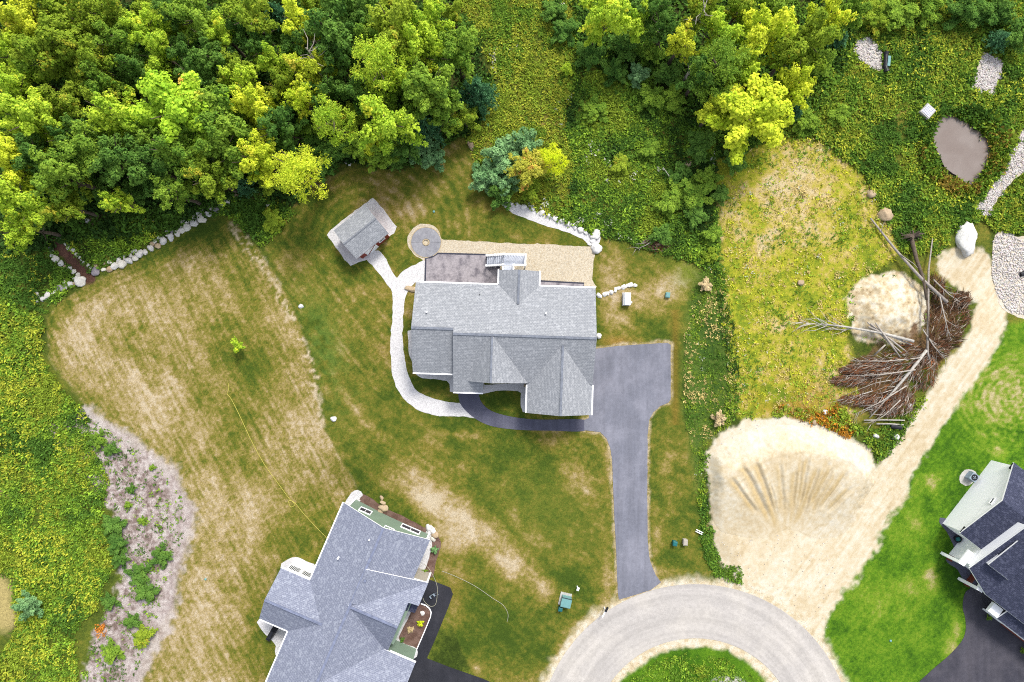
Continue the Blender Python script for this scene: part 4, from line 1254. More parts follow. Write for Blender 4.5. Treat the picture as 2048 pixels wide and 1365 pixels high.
for (a, b, r), w_ in zip(((309, 444, 3.5), (314, 442, 3.5), (314, 450, 3)), ("left", "right", "lowest")):
    boulder("tiny pale stone above the long wall, %s of a trio" % w_, a, b, r, r, 'stone')
boulder("white stone on the lawn bank near the narrow green strip", 603, 613, 5, 4, 'stone_white')
boulder("white stone at the lower end of the lawn bank", 668, 838, 6, 5, 'stone_white')
boulder("pale rock beside the upper left wood's bottom stones", 697, 328, 8, 4, 'stone', -.4)
boulder("pale low rock right of the rock at the wood's edge", 708, 323, 5, 3, 'stone', -.4)
boulder("small pale rock low on the meadow side of the white gravel border", 1195, 429, 8, 4, 'stone')

# beds of riprap: thousands of fist to head sized stones
def riprap(name, label, poly, n, mat, r0=.05, r1=.115):
    P = np.array(TP(poly))
    x0, y0, x1, y1 = P[:, 0].min(), P[:, 1].min(), P[:, 0].max(), P[:, 1].max()
    x, y = rng.uniform(x0, x1, n * 3), rng.uniform(y0, y1, n * 3)
    d = polydist(P, x, y) + (fbm(x, y, 1.2, 7) - .5) * 1.2
    k = np.where(d > .0)[0][:n]
    x, y = x[k], y[k]
    BV, BF = ico(0)
    m = len(x)
    r = rng.uniform(r0, r1, m)
    V = BV[None] * (1 + .22 * rng.normal(size=(m, len(BV), 1)))
    V = V * r[:, None, None] * np.stack([rng.uniform(.8, 1.4, m), rng.uniform(.8, 1.2, m), rng.uniform(.5, .9, m)], 1)[:, None, :]
    a = rng.uniform(0, 6.28, m)
    c, s_ = np.cos(a)[:, None], np.sin(a)[:, None]
    V = np.stack([V[..., 0] * c - V[..., 1] * s_, V[..., 0] * s_ + V[..., 1] * c, V[..., 2]], -1)
    V += np.stack([x, y, gz(x, y) + .05], 1)[:, None, :]
    F = (BF[None] + (np.arange(m) * len(BV))[:, None, None]).reshape(-1, 3)
    me = mesh_np(name, V.reshape(-1, 3), F, mat)
    g = np.clip(rng.normal(1, .16, m), .5, 1.25)[:, None] * np.array(A(236, 228, 222, 1.5))[None] * (1 + rng.normal(0, .03, (m, 3)))
    fattr(me, "tint", np.clip(np.repeat(g, len(BV), 0), 0, .85))
    return tag(obj(name, me), label, None, kind='stuff')
RIP = {
    'a': [(1704,100),(1716,78),(1738,76),(1752,96),(1762,108),(1764,140),(1750,140),(1722,122)],
    'b': [(1943,176),(1952,140),(1966,108),(1988,114),(2007,128),(1996,160),(1982,192),(1960,184)],
    'c': [(2110,200),(2110,300),(2040,350),(1998,392),(1974,432),(1950,418),(1978,380),(2012,330),(2040,268)],
    'd': [(1984,500),(1990,472),(2008,462),(2034,474),(2110,480),(2110,640),(2010,622),(1990,580),(1983,540)],
}
RIPN = {'a': 1000, 'b': 1500, 'c': 3200, 'd': 3600}
RIPL = {'a': "white riprap stones at the culvert mouth", 'b': "white riprap patch right of the pond", 'c': "white riprap strip running past the pond", 'd': "white riprap bed beside the sandy track"}
for k in 'abcd':
    sheet("riprap_bed", RIP[k], M['verge'], .02, .15)
    riprap("riprap", RIPL[k], RIP[k], RIPN[k], M['cover'])
riprap("stone_litter", "scattered pale stones round the sandy ground", SANDP, 380, M['cover'], .02, .05)

# ------------------------------------------------------------------ trees
def tube(pts, rad, n=7):
    P = [Vector(p) for p in pts]
    V, F = [], []
    for i, p in enumerate(P):
        d = (P[min(i + 1, len(P) - 1)] - P[max(i - 1, 0)]).normalized()
        a = d.cross(Vector((.13, .31, 1)) if abs(d.z) < .9 else Vector((1, .2, 0))).normalized()
        b = d.cross(a)
        for k in range(n):
            t = 2 * math.pi * k / n
            q = p + (a * math.cos(t) + b * math.sin(t)) * rad[i]
            V.append(tuple(q))
    for i in range(len(P) - 1):
        F += [(i * n + k, i * n + (k + 1) % n, (i + 1) * n + (k + 1) % n, (i + 1) * n + k) for k in range(n)]
    F.append(tuple(range((len(P) - 1) * n, len(P) * n)))
    F.append(tuple(range(n - 1, -1, -1)))
    return V, F
def kites(C, D, Nn, ln, wd):
    """leaf shaped quads: centre C, length axis D, normal Nn"""
    D = D / np.linalg.norm(D, axis=1, keepdims=True)
    S = np.cross(Nn, D)
    S /= np.linalg.norm(S, axis=1, keepdims=True) + 1e-9
    N2 = np.cross(D, S)
    l, w = ln[:, None], wd[:, None]
    return np.stack([C - D * l * .5, C + S * w * .5 + N2 * l * .10, C + D * l * .5, C - S * w * .5 + N2 * l * .10], 1)
def crown(kind, seed, R=3.0, H=5.0):
    """leafy crown about R metres in radius, its foot at z = 0, top at H"""
    r = np.random.default_rng(seed)
    C, Nn, T, Lf, Acc = [], [], [], [], []
    if kind in ('maple', 'bigmaple', 'shrub'):
        nb = {'maple': 11, 'bigmaple': 21, 'shrub': 12}[kind]
        lobes = []
        for i in range(nb):
            e = (i + .5) / nb
            th = i * 2.39996 + r.normal(0, .5)
            L_ = R * (1.08 - .62 * e ** 1.5) * (r.uniform(.62, 1.16) if kind != 'shrub' else r.uniform(.7, .95))
            z0, z1 = H * (.12 + .35 * e), H * (.22 + .70 * e) * r.uniform(.92, 1.06)
            lt, la = r.random(), r.random()
            steps = (.30, .52, .74, .95) if kind != 'bigmaple' else (.25, .42, .58, .74, .92)
            bend = r.normal(0, .25)
            for q in steps:
                t_ = th + bend * q
                lobes.append((np.array([math.cos(t_) * L_ * q, math.sin(t_) * L_ * q, z0 + (z1 - z0) * q ** .8]), R * r.uniform(.20, .30) * (1.15 - .6 * q) * (.72 if kind == 'bigmaple' else 1), lt, la, t_))
        for c, lr, lt, la, th in lobes:
            ax = np.array([math.cos(th), math.sin(th), .0])
            lt = np.clip(lt + r.normal(0, .2), 0, 1)
            for j in range(int(r.integers(10, 15))):
                d = r.normal(size=3)
                d[2] = abs(d[2]) * .8 - .2
                d /= np.linalg.norm(d)
                cc = c + d * lr * np.array([1, 1, .6]) * r.uniform(.6, 1.25) + ax * max(0, d @ ax) * lr * .8
                cr = r.uniform(.14, .32)
                nf = int(r.integers(12, 20))
                e = r.normal(size=(nf, 3))
                e[:, 2] = np.abs(e[:, 2]) * 1.0 - .3
                e /= np.linalg.norm(e, axis=1, keepdims=True)
                C.append(cc + e * cr * r.uniform(.4, 1.2, (nf, 1)))
                Nn.append(e * .6 + d * .4 + np.array([0, 0, .9]) + r.normal(0, .4, (nf, 3)))
                T.append(np.full(nf, .55 * lt + .45 * r.random()) + r.normal(0, .15, nf))
                Lf.append(r.uniform(.15, .29, nf))
                Acc.append(np.full(nf, .5 * la + .5 * r.random()))
        asp = .75
    elif kind == 'birch':
        for i in range(30):
            up = r.random()
            th = i * 2.39996
            rr = R * math.sqrt(max(.05, 1 - (up * 1.05 - .1) ** 2)) * r.uniform(.2, .85)
            c = np.array([rr * math.cos(th), rr * math.sin(th), H * (.15 + .8 * up)])
            lt = r.random()
            for j in range(24):
                d = r.normal(size=3)
                d[2] = abs(d[2]) * .5
                d[:2] += c[:2] / R * .9
                d /= np.linalg.norm(d)
                nf = 12
                t = r.uniform(.1, 1, (nf, 1))
                C.append(c + d * t * R * .34 + r.normal(0, .07, (nf, 3)))
                Nn.append(np.array([0, 0, 1.]) + d * .3 + r.normal(0, .45, (nf, 3)))
                T.append(np.full(nf, .5 * lt + .5 * r.random()) + r.normal(0, .15, nf))
                Lf.append(r.uniform(.12, .22, nf))
                Acc.append(np.full(nf, r.random() * .9))
        asp = .55
    else:                                                  # pine: whorled branches carrying tufts
        for lay_ in range(9):
            t = lay_ / 8
            for b in range(7 if lay_ < 7 else 4):
                th = 2 * math.pi * b / 7 + lay_ * .8 + r.normal(0, .2)
                L_ = R * (1 - t) ** .8 * r.uniform(.75, 1.05) + .15
                lt = r.random()
                for s_ in np.linspace(.3, 1, 6):
                    c = np.array([math.cos(th) * L_ * s_, math.sin(th) * L_ * s_, H * (.08 + .9 * t) + .25 * s_ * L_ * .5])
                    for j in range(3):
                        nf = 13
                        e = r.normal(size=(nf, 3))
                        e[:, 2] = np.abs(e[:, 2]) * .7
                        e[:, 0] += math.cos(th) * .9
                        e[:, 1] += math.sin(th) * .9
                        e /= np.linalg.norm(e, axis=1, keepdims=True)
                        cc = c + r.normal(0, .16, 3) * R / 2
                        C.append(cc + e * .16)
                        Nn.append(np.cross(e, r.normal(size=(nf, 3))) + np.array([0, 0, .4]))
                        T.append(np.full(nf, .5 * lt + .5 * r.random()) + r.normal(0, .12, nf))
                        Lf.append(r.uniform(.26, .42, nf))
                        Acc.append(np.zeros(nf))
        asp = .26
    C, Nn, T, Lf, Acc = np.concatenate(C), np.concatenate(Nn), np.concatenate(T), np.concatenate(Lf), np.concatenate(Acc)
    Nn /= np.linalg.norm(Nn, axis=1, keepdims=True) + 1e-9
    D = np.cross(Nn, r.normal(size=Nn.shape))
    if kind == 'pine':
        D = C - np.stack([C[:, 0] * .75, C[:, 1] * .75, C[:, 2] - .15], 1) + r.normal(0, .25, C.shape)
    V = kites(C, D, Nn, Lf, Lf * asp)
    n = len(C)
    me = mesh_np("crown_" + kind, V.reshape(-1, 3), np.arange(4 * n).reshape(n, 4), LEAF['green'])
    col = np.stack([np.clip(T, 0, 1), np.clip(r.normal(.5, .18, n), 0, 1), np.clip(Acc, 0, 1), np.ones(n)], 1)
    fattr(me, "leaf", np.repeat(col, 4, 0))
    return me
PROTO = {k: [crown(k, 10 * i + s) for s in range(c)] for i, (k, c) in enumerate((('maple', 6), ('bigmaple', 2), ('shrub', 4), ('birch', 3), ('pine', 3)))}
def trunk_mesh(seed):
    r = random.Random(seed)
    m = MB()
    pts = [(0, 0, -.4)]
    for i in range(1, 6):
        pts.append((r.uniform(-.12, .12) * i * .5, r.uniform(-.12, .12) * i * .5, i * .2 * 7.2))
    m.add(*tube(pts, [.24, .2, .17, .13, .09, .05]))
    for k in range(6):
        b = Vector(pts[2 + k % 3])
        th = k * 2.4 + r.random()
        e = b + Vector((math.cos(th) * r.uniform(1.2, 2.1), math.sin(th) * r.uniform(1.2, 2.1), r.uniform(1.0, 2.2)))
        mdl = b.lerp(e, .5) + Vector((0, 0, -.15))
        m.add(*tube([b, mdl, e], [.09, .06, .025], 5))
    return mesh_py("trunk", m.V, m.F, M['bark'])
TRUNK = [trunk_mesh(i) for i in range(4)]
COLW = {'lime': "lime green", 'yellow': "bright yellow green", 'gold': "golden yellow", 'orange': "orange tipped lime", 'green': "mid green", 'deep': "deep green", 'olive': "olive green",
        'teal': "dark blue green", 'bluegreen': "blue green", 'brownish': "olive brown", 'acid': "acid yellow", 'straw': "dry brown"}
TREES = []
def tree(u, v, r, kind, colr, H=None, label=None, group=None, crown_frac=.66):
    big = kind if kind != 'maple' or r < 62 else 'bigmaple'
    if H is None:
        H = {'shrub': .055 * r * 1.3, 'pine': min(9, .11 * r + 1.5)}.get(kind, min(12.5, 3.5 + .14 * r))
    cf = {'shrub': 1.0, 'pine': .9}.get(kind, crown_frac)
    hc = H * (1 - cf * .45)
    c = W(u, v, hc)
    zb = float(gz(c.x, c.y))
    R = r * MPP * (ALT - hc) / ALT
    nm = {'shrub': 'shrub', 'pine': 'pine_tree', 'birch': 'birch_tree'}.get(kind, 'maple_tree')
    t = thing(nm, "", {'shrub': 'shrub'}.get(kind, 'tree'), (c.x, c.y, zb), random.uniform(0, 6.28), group)
    me = random.choice(PROTO[big])
    o = obj("crown" if kind != 'shrub' else "foliage", me, t)
    o.material_slots[0].link = 'OBJECT'
    o.material_slots[0].material = LEAF[colr]
    o.scale = (R / 3.0, R / 3.0 * random.uniform(.88, 1.12), H * cf / 5.0)
    o.location = (0, 0, H * (1 - cf) - .02)
    if kind != 'shrub':
        k = obj("trunk", random.choice(TRUNK), t)
        s_ = H / 9.0
        k.scale = (s_ * .9, s_ * .9, s_)
    else:
        k = obj("stem", random.choice(TRUNK), t)
        k.scale = (H * .09, H * .09, H * .085)
    TREES.append((t, u, v, kind, colr, label))
    return t
LW = "trees of the left wood"
for q in (
    (38,32,56,'maple','gold'),(108,14,42,'maple','olive'),(158,48,50,'maple','olive'),(218,28,46,'maple','olive'),(288,52,44,'maple','lime'),(338,18,36,'maple','deep'),(388,30,52,'maple','green'),(440,62,40,'maple','lime'),
    (496,30,54,'maple','olive'),(550,28,26,'pine','teal'),(600,42,48,'maple','yellow'),(664,40,60,'maple','deep'),(722,18,44,'maple','deep'),(786,52,58,'maple','olive'),(856,44,44,'maple','lime'),
    (18,92,44,'maple','lime'),(96,98,66,'maple','olive'),(172,118,54,'maple','olive'),(236,84,44,'maple','green'),(312,100,44,'maple','lime'),(368,104,38,'maple','deep'),(424,116,44,'maple','deep'),(470,140,40,'maple','olive'),
    (546,122,36,'maple','lime'),(614,132,46,'maple','gold'),(672,112,42,'maple','deep'),(756,128,58,'birch','lime'),(836,92,48,'maple','lime'),(916,100,50,'maple','green'),
    (26,180,52,'maple','lime'),(62,232,62,'maple','lime'),(132,210,46,'maple','olive'),(196,168,44,'maple','green'),(238,236,56,'maple','lime'),(348,214,92,'maple','orange'),(444,232,58,'maple','green'),(480,164,44,'maple','lime'),
    (514,216,48,'maple','yellow'),(602,194,42,'maple','yellow'),(662,240,48,'birch','lime'),(560,252,46,'maple','deep'),(772,240,60,'maple','lime'),(862,178,64,'maple','green'),(954,186,40,'pine','teal'),(706,180,34,'maple','deep'),(850,246,44,'pine','teal'),
    (18,326,56,'maple','yellow'),(66,312,50,'maple','deep'),(112,348,60,'maple','green'),(172,292,56,'maple','green'),(222,318,52,'maple','deep'),(292,330,50,'maple','deep'),(366,298,56,'maple','green'),(442,296,56,'maple','green'),
    (416,352,48,'maple','olive'),(518,318,48,'maple','yellow'),(600,344,54,'birch','yellow'),(28,396,58,'maple','lime'),(36,452,42,'maple','lime'),(118,408,42,'maple','olive'),(232,402,32,'maple','lime'),(344,384,40,'maple','green'),
    (480,52,34,'maple','deep'),(276,130,38,'maple','deep'),(146,268,42,'maple','deep'),(300,268,44,'maple','green'),(640,180,36,'maple','deep'),(390,160,40,'maple','deep'),(690,60,40,'maple','deep'),(740,70,40,'maple','green'),
    (800,150,40,'maple','lime'),(880,230,36,'maple','green'),(560,170,36,'maple','olive'),(590,90,36,'maple','deep'),(520,90,36,'maple','deep'),(60,150,40,'maple','green'),(210,210,40,'maple','olive'),
):
    tree(*q, group=LW)
_taken = [(q[1], q[2]) for q in TREES]
_r = random.Random(12)
for _ in range(1200):
    a_, b_ = _r.uniform(0, 930), _r.uniform(0, 360)
    if float(polydist(WOOD, np.array([a_]), np.array([b_]))[0]) < 18 or min(math.hypot(a_ - p_[0], b_ - p_[1]) for p_ in _taken) < 43:
        continue
    _taken.append((a_, b_))
    tree(a_, b_, _r.uniform(24, 34), 'maple', _r.choice(('green', 'olive', 'deep')), _r.uniform(4.0, 6.0), group=LW)
for q in ((740,300,27,'birch','yellow',3.6),(832,288,40,'shrub','bluegreen',3.2),(866,312,30,'shrub','bluegreen',2.6),(486,372,20,'pine','teal',3.5),(540,352,30,'shrub','green',2.2),(650,300,34,'shrub','deep',3.0),(700,290,34,'shrub','deep',3.0),
          (190,380,34,'shrub','deep',2.8),(270,385,34,'shrub','deep',2.6),(85,440,26,'shrub','deep',2.4),(790,310,28,'shrub','deep',2.6),(620,290,30,'shrub','deep',2.8),(545,440,26,'shrub','olive',1.4)):
    tree(*q, group="shrubs on the fringe of the left wood")
MG = "trees between the meadow and the lawn"
for q in ((1006,312,44,'shrub','bluegreen',4.2),(1046,288,36,'shrub','bluegreen',4.0),(972,354,36,'shrub','bluegreen',3.4),(1010,362,34,'shrub','bluegreen',3.2),(1058,334,42,'maple','brownish',5.2),(1104,318,30,'birch','acid',5.0),(1000,388,30,'shrub','deep',2.6),(1060,382,28,'shrub','olive',2.2)):
    tree(*q, group=MG)
RW = "trees of the upper right wood"
for q in ((1216,20,54,'maple','lime'),(1192,62,28,'maple','lime',6.0),(1276,40,36,'maple','lime'),(1308,12,40,'maple','deep'),(1364,82,38,'maple','gold'),(1404,18,42,'maple','olive'),(1444,62,46,'maple','lime'),(1440,130,56,'birch','green'),
          (1532,62,58,'maple','yellow'),(1590,100,46,'maple','olive'),(1502,228,86,'maple','yellow',10.5),(1592,172,44,'maple','yellow'),(1428,222,30,'maple','gold'),(1654,34,50,'maple','yellow'),(1622,76,56,'maple','olive'),
          (1330,60,34,'maple','deep'),(1560,14,44,'maple','green'),(1484,14,40,'maple','olive'),(1700,24,40,'maple','green'),(1400,150,36,'maple','deep'),(1490,130,40,'maple','lime')):
    tree(*q, group=RW)
SB = "bushes in the upper right meadow"
for q in ((1232,142,30,'shrub','deep',2.6),(1276,150,26,'shrub','bluegreen',2.2),(1302,196,34,'shrub','green',2.2),(1340,150,30,'shrub','deep',2.6),(1250,90,34,'shrub','deep',3.2),(1134,140,14,'shrub','lime',1.4),(1300,100,30,'shrub','green',2.6),
          (1346,196,34,'shrub','green',2.0),(1180,110,34,'shrub','deep',2.2),(1380,388,42,'shrub','green',2.2),(1336,408,30,'shrub','green',1.7),(1416,360,30,'shrub','green',1.6),(1240,330,24,'shrub','olive',1.3),(1190,220,30,'shrub','green',1.5),
          (1682,74,20,'pine','teal',2.2),(1592,222,22,'pine','teal',2.6),(2000,80,24,'pine','teal',2.4),(1930,18,40,'shrub','deep',3.2),(1990,22,44,'shrub','deep',3.4),(2036,70,40,'shrub','deep',3.2),(1800,28,40,'shrub','green',2.4),(1860,14,36,'shrub','green',2.6),
          (1750,30,34,'shrub','olive',2.2),(1640,120,36,'shrub','green',2.4),(1610,240,30,'shrub','green',1.8),(1680,230,26,'shrub','green',1.5),(1400,290,34,'shrub','deep',2.0),(1470,320,26,'shrub','deep',1.6),(1322,470,26,'shrub','deep',1.6),(1390,430,30,'shrub','deep',1.8),(1424,470,24,'shrub','green',1.4),(1360,350,26,'shrub','deep',1.6),(1440,390,22,'shrub','deep',1.3),(1300,300,26,'shrub','green',1.3),(1420,510,20,'shrub','olive',1.1),(1130,60,30,'shrub','deep',2.0),(1110,20,30,'shrub','deep',2.0)):
    tree(*q, group=SB)
LM = "bushes of the lower left meadow"
for q in ((60,1210,29,'shrub','bluegreen',2.8),(228,898,17,'shrub','deep',1.1),(246,1118,18,'shrub','deep',1.3),(232,1048,26,'shrub','deep',1.2),(240,1085,24,'shrub','deep',1.1),(282,1145,26,'shrub','deep',1.2),(296,1180,26,'shrub','deep',1.2),(270,1240,20,'shrub','deep',1.0),
          (292,1270,26,'shrub','olive',1.2),(230,1300,24,'shrub','green',1.0),(326,1110,24,'shrub','deep',1.0),(268,976,11,'shrub','deep',.8),(290,1040,11,'shrub','green',.7),(310,934,8,'shrub','green',.5),(200,880,20,'shrub','green',1.0),(262,1008,9,'shrub','green',.6),(226,1200,20,'shrub','deep',.9)):
    tree(*q, group=LM)
tree(477, 693, 15, 'maple', 'lime', 2.4, "young leafy sapling standing alone on the dry left lawn")
tree(1437, 838, 15, 'shrub', 'straw', 1.2, "dry brown shrub at the upper left rim of the sand pile")
tree(1412, 570, 15, 'shrub', 'straw', .9, "dry brown shrub at the top of the green ditch strip")
tree(870, 1098, 8.5, 'shrub', 'bluegreen', .7, "blue green garden shrub beside the sage house's right wall")
tree(850, 1141, 7, 'shrub', 'green', .7, "round green garden shrub by the sage house's driveway corner")
tree(842, 1243, 7, 'shrub', 'acid', .6, "yellow green shrub in the mulched flower bed")
tree(822, 1256, 8, 'shrub', 'straw', .6, "pale flowering shrub in the mulched flower bed")
tree(806, 1276, 6, 'shrub', 'deep', .5, "dark green shrub at the lower end of the flower bed")
tree(1971, 1232, 6, 'shrub', 'green', .8, "clipped green shrub against the white house's porch corner")
tree(2041, 1299, 7, 'shrub', 'green', .8, "clipped green shrub at the white house's lower garage wall")
tree(1050, 771, 3.5, 'shrub', 'straw', .7, "small potted plant at the central house's front corner")
ORD = ["first", "second", "third", "fourth", "fifth", "sixth", "seventh", "eighth", "ninth", "tenth", "eleventh", "twelfth", "thirteenth", "fourteenth", "fifteenth", "sixteenth", "seventeenth", "eighteenth", "nineteenth", "twentieth"]
def zone(u, v):
    if u < 930 and v < 480:
        return ("at the top edge of the left wood", "high in the left wood", "amid the left wood", "low in the left wood", "on the left wood's lower fringe")[int(np.digitize(v, (70, 155, 262, 365)))]
    if u < 500:
        return "in the lower left meadow" if v > 1130 else "by the wood chip strip"
    if 930 <= u < 1130 and 240 < v < 420:
        return "in the clump above the white gravel border"
    if u < 1380 and v < 250:
        return "left of the right wood" if v > 80 else "top edge, right of meadow"
    if u < 1720 and v < 270:
        return "in the right wood" if v > 50 else "topmost in the right wood"
    if u >= 1700:
        return "in the top right meadow"
    return "between meadow and dry field"
KW = {'maple': "broadleaf tree", 'birch': "feathery tree", 'pine': "conifer", 'shrub': "bush"}
by = {}
for t, u, v, kind, colr, lab in TREES:
    if lab:
        t["label"] = lab
    else:
        by.setdefault("%s %s %s" % (COLW[colr], KW[kind], zone(u, v)), []).append((u, t))
for lab, ts in by.items():
    ts.sort(key=lambda q: q[0])
    for i, (u, t) in enumerate(ts):
        t["label"] = lab if len(ts) == 1 else "%s, %s from the left" % (lab, ORD[i])

# ------------------------------------------------------------------ meadow, weeds, undergrowth
def weeds(name, label, polys, density, smin, smax, palette, flower=None, nl=7, seed=0, amp=16, avoid=(), spread=1.0, seen=True, hfac=.7):
    r = np.random.default_rng(500 + seed)
    P = np.array([q for pl in polys for q in pl], float)
    x0, y0, x1, y1 = P[:, 0].min() - 10, P[:, 1].min() - 10, P[:, 0].max() + 10, P[:, 1].max() + 10
    n = int((x1 - x0) * (y1 - y0) * MPP ** 2 * density)
    u, v = r.uniform(x0, x1, n), r.uniform(y0, y1, n)
    d = np.max([polydist(pl, u, v) for pl in polys], 0) + (fbm(u, v, 30, 1) - .5) * amp
    ok = d > 0
    for a in avoid:
        ok &= polydist(a, u, v) + (fbm(u, v, 14, 77) - .5) * 10 < -2
    for t_ in (TRACK,):
        ok &= linedist(t_, u, v) > 1.0
    clump = fbm(u, v, 26, seed + 20, 3)
    ok &= r.random(n) < .35 + 1.3 * sst(.35, .6, clump)
    u, v = u[ok], v[ok]
    n = len(u)
    x, y = (u - 1024) * MPP, (682.5 - v) * MPP
    z = gz(x, y)
    s = r.uniform(smin, smax, n) * (.55 + .9 * fbm(u, v, 40, seed + 31, 3))
    pal = np.array([q for q in palette])
    k = np.clip(((fbm(u, v, 55, seed + 41, 4) - .5) * 2.4 + .5) * len(pal) + r.normal(0, .85, n), 0, len(pal) - 1).astype(int)
    base = pal[k] * r.uniform(.72, 1.28, (n, 1))
    th = r.uniform(0, 6.28, (n, nl))
    el = r.uniform(.15, 1.1, (n, nl))
    D = np.stack([np.cos(th) * np.cos(el), np.sin(th) * np.cos(el), np.sin(el) * hfac], -1)
    off = r.normal(0, .28 * spread, (n, nl, 3)) * s[:, None, None]
    off[..., 2] = np.abs(off[..., 2]) * .9
    ln = s[:, None] * r.uniform(.5, 1.0, (n, nl))
    C = np.stack([x, y, z], 1)[:, None, :] + off + D * ln[..., None] * .5
    Nn = np.stack([-np.cos(th) * np.sin(el), -np.sin(th) * np.sin(el), np.cos(el)], -1) + r.normal(0, .3, (n, nl, 3))
    V = kites(C.reshape(-1, 3), D.reshape(-1, 3), Nn.reshape(-1, 3), ln.ravel(), ln.ravel() * .42)
    col = np.repeat(base, nl, 0) * r.uniform(.7, 1.35, (n * nl, 1))
    if flower is not None:
        fm = (fbm(u, v, 48, seed + 51, 3) > flower[1]) & (r.random(n) < flower[2])
        fi = np.where(fm)[0]
        sel = (fi[:, None] * nl + np.arange(0, nl, 2)[None]).ravel()
        col[sel] = np.array(flower[0]) * r.uniform(.8, 1.15, (len(sel), 1))
        V[sel, :, 2] += .25 * s[0]
    me = mesh_np(name, V.reshape(-1, 3), np.arange(4 * len(V)).reshape(-1, 4), M['cover'])
    fattr(me, "tint", np.clip(np.repeat(col, 4, 0), .003, .85))
    return tag(obj(name, me), label, None, kind='stuff')
g1, g2, g3, g4 = A(76, 108, 42, 1.05), A(100, 132, 46, 1.05), A(130, 150, 50, 1.05), A(160, 166, 58, 1.1)
gb, gt, gd, gl = A(146, 124, 56, 1.1), A(204, 184, 118, 1.1), A(54, 80, 36, 1.1), A(140, 172, 56, 1.1)
gw = A(190, 192, 54, 1.0)
goldf, whitef = A(190, 196, 66, 1.15), A(214, 216, 196, 1.3)
AV = [LAWN, DRY, SANDP, FIELD, RLAWN, RIP['a'], RIP['b'], RIP['c'], RIP['d'], MOUND, [((a - 1921) * 1.1 + 1921, (b - 300) * 1.1 + 300) for a, b in POND]]
weeds("meadow", "olive meadow between the left wood and the right wood", [[(880,-60),(1150,-60),(1150,120),(1130,260),(1150,330),(1140,450),(1000,405),(940,330),(930,276),(965,240),(985,140),(930,40)]], 42, .2, .44, [g2, g3, g2, g4, g3, g4, g3], (whitef, .70, .05), 7, 1, avoid=AV + [GB])
weeds("meadow", "dark green meadow between the right wood and the lawn", [[(1150,-60),(1200,-60),(1260,190),(1440,260),(1450,330),(1440,540),(1390,530),(1330,508),(1200,474),(1130,446),(1145,330),(1128,260),(1148,120)]], 42, .22, .5, [gd, g1, g2, g1, gl, g2, g3], (whitef, .70, .05), 7, 17, avoid=AV + [GB])
weeds("meadow", "tall flowering meadow round the pond", [[(1500,280),(1600,215),(1690,90),(1720,-60),(2110,-60),(2110,470),(1990,460),(1960,440),(1900,470),(1880,510),(1800,505),(1765,440),(1720,350),(1640,285)]], 40, .24, .52, [g1, g2, g3, g2, g3, g4, g2], (goldf, .58, .2), 7, 2, avoid=AV)
weeds("meadow", "flowering meadow filling the lower left corner", [[(-60,560),(90,640),(98,716),(188,836),(190,880),(225,960),(205,1040),(245,1090),(215,1180),(160,1260),(160,1400),(-60,1400)]], 42, .22, .48, [g1, g2, gl, g2, g3, g2, g4, g3], (goldf, .54, .26), 7, 3, avoid=[DRY, [(-60,1140),(30,1150),(44,1230),(20,1290),(-60,1300)]])
weeds("weeds", "weeds scattered over the wood chip strip", [CHIPS], 5, .14, .36, [g1, g2, gl, g2], None, 6, 4, avoid=[DRY])
weeds("field_grass", "dry yellow field grass below the bright yellow tree", [FIELD], 13, .12, .30, [g2, gl, g4, gt, gw, g4, gl, gt], (whitef, .5, .05), 6, 5, avoid=[SANDP, MOUND])
weeds("ditch_weeds", "green weeds along the ditch beside the driveway lawn", [STRIP], 24, .12, .28, [g1, g2, g2, g3, g2, gt], (whitef, .62, .12), 6, 6, avoid=[SANDP])
weeds("ditch_weeds", "dark bushy weeds along the far side of the ditch", [[(1428,540),(1446,545),(1462,640),(1476,745),(1470,835),(1440,868),(1416,885),(1432,850),(1452,800),(1450,720),(1440,640)],
      [(1398,900),(1412,905),(1420,985),(1412,1020),(1424,1060),(1400,1060),(1396,980)]], 20, .2, .42, [gd, g1, g2, g3], None, 7, 7, avoid=[])
weeds("ditch_weeds", "dense green weeds at the road end of the ditch", [[(1396,1050),(1420,1050),(1424,1090),(1444,1126),(1474,1128),(1480,1164),(1430,1150),(1406,1110)]], 60, .2, .42, [g1, g2, g1, g2], None, 7, 19, avoid=[], amp=8)
weeds("bank_weeds", "green weeds on the bank above the boulder wall", [[(-60,500),(80,495),(170,462),(300,440),(470,395),(560,395),(590,425),(560,460),(525,498),(455,432),(400,440),(250,515),(165,560),(92,630),(-60,580)]], 30, .2, .48, [g1, g1, g2, g2, gl], (goldf, .66, .2), 6, 8, avoid=[DRY, [(104,488),(120,480),(186,560),(170,572)]])
weeds("undergrowth", "dark undergrowth beneath the left wood", [WOOD], 14, .35, .8, [gd, gd, g1, g1], None, 6, 9, avoid=[LAWN, DRY])
weeds("undergrowth", "dark undergrowth beneath the upper right wood", [WOODR], 16, .35, .8, [gd, g1, g1, g2], None, 6, 10, avoid=[LAWN, FIELD])
weeds("mound_weeds", "sparse weeds on the round dirt mound", [MOUND], 2.2, .15, .35, [g2, gl], None, 6, 16)
weeds("island_grass", "green grass on the turning circle's island", [circle_px(1390, 1482, 180)], 26, .12, .3, [g2, gl, g2, g3], None, 6, 11)
weeds("reeds", "grassy reeds round the muddy pond", [circle_px(1925, 300, 88)], 42, .4, .8, [g1, g2, g3, gb], None, 6, 12, avoid=[AV[-1], RIP['c'], RIP['b'], [(1845,210),(1866,205),(1874,235),(1855,245)]], hfac=1.3)
weeds("rusty_weeds", "rust orange weeds above the sand pile", [[(1560,812),(1620,818),(1680,820),(1700,850),(1690,874),(1650,856),(1590,834),(1540,830)]], 40, .25, .5, [A(170, 108, 36, 1.1), A(190, 130, 44, 1.1), A(150, 104, 40, 1.1), g3], None, 7, 13)
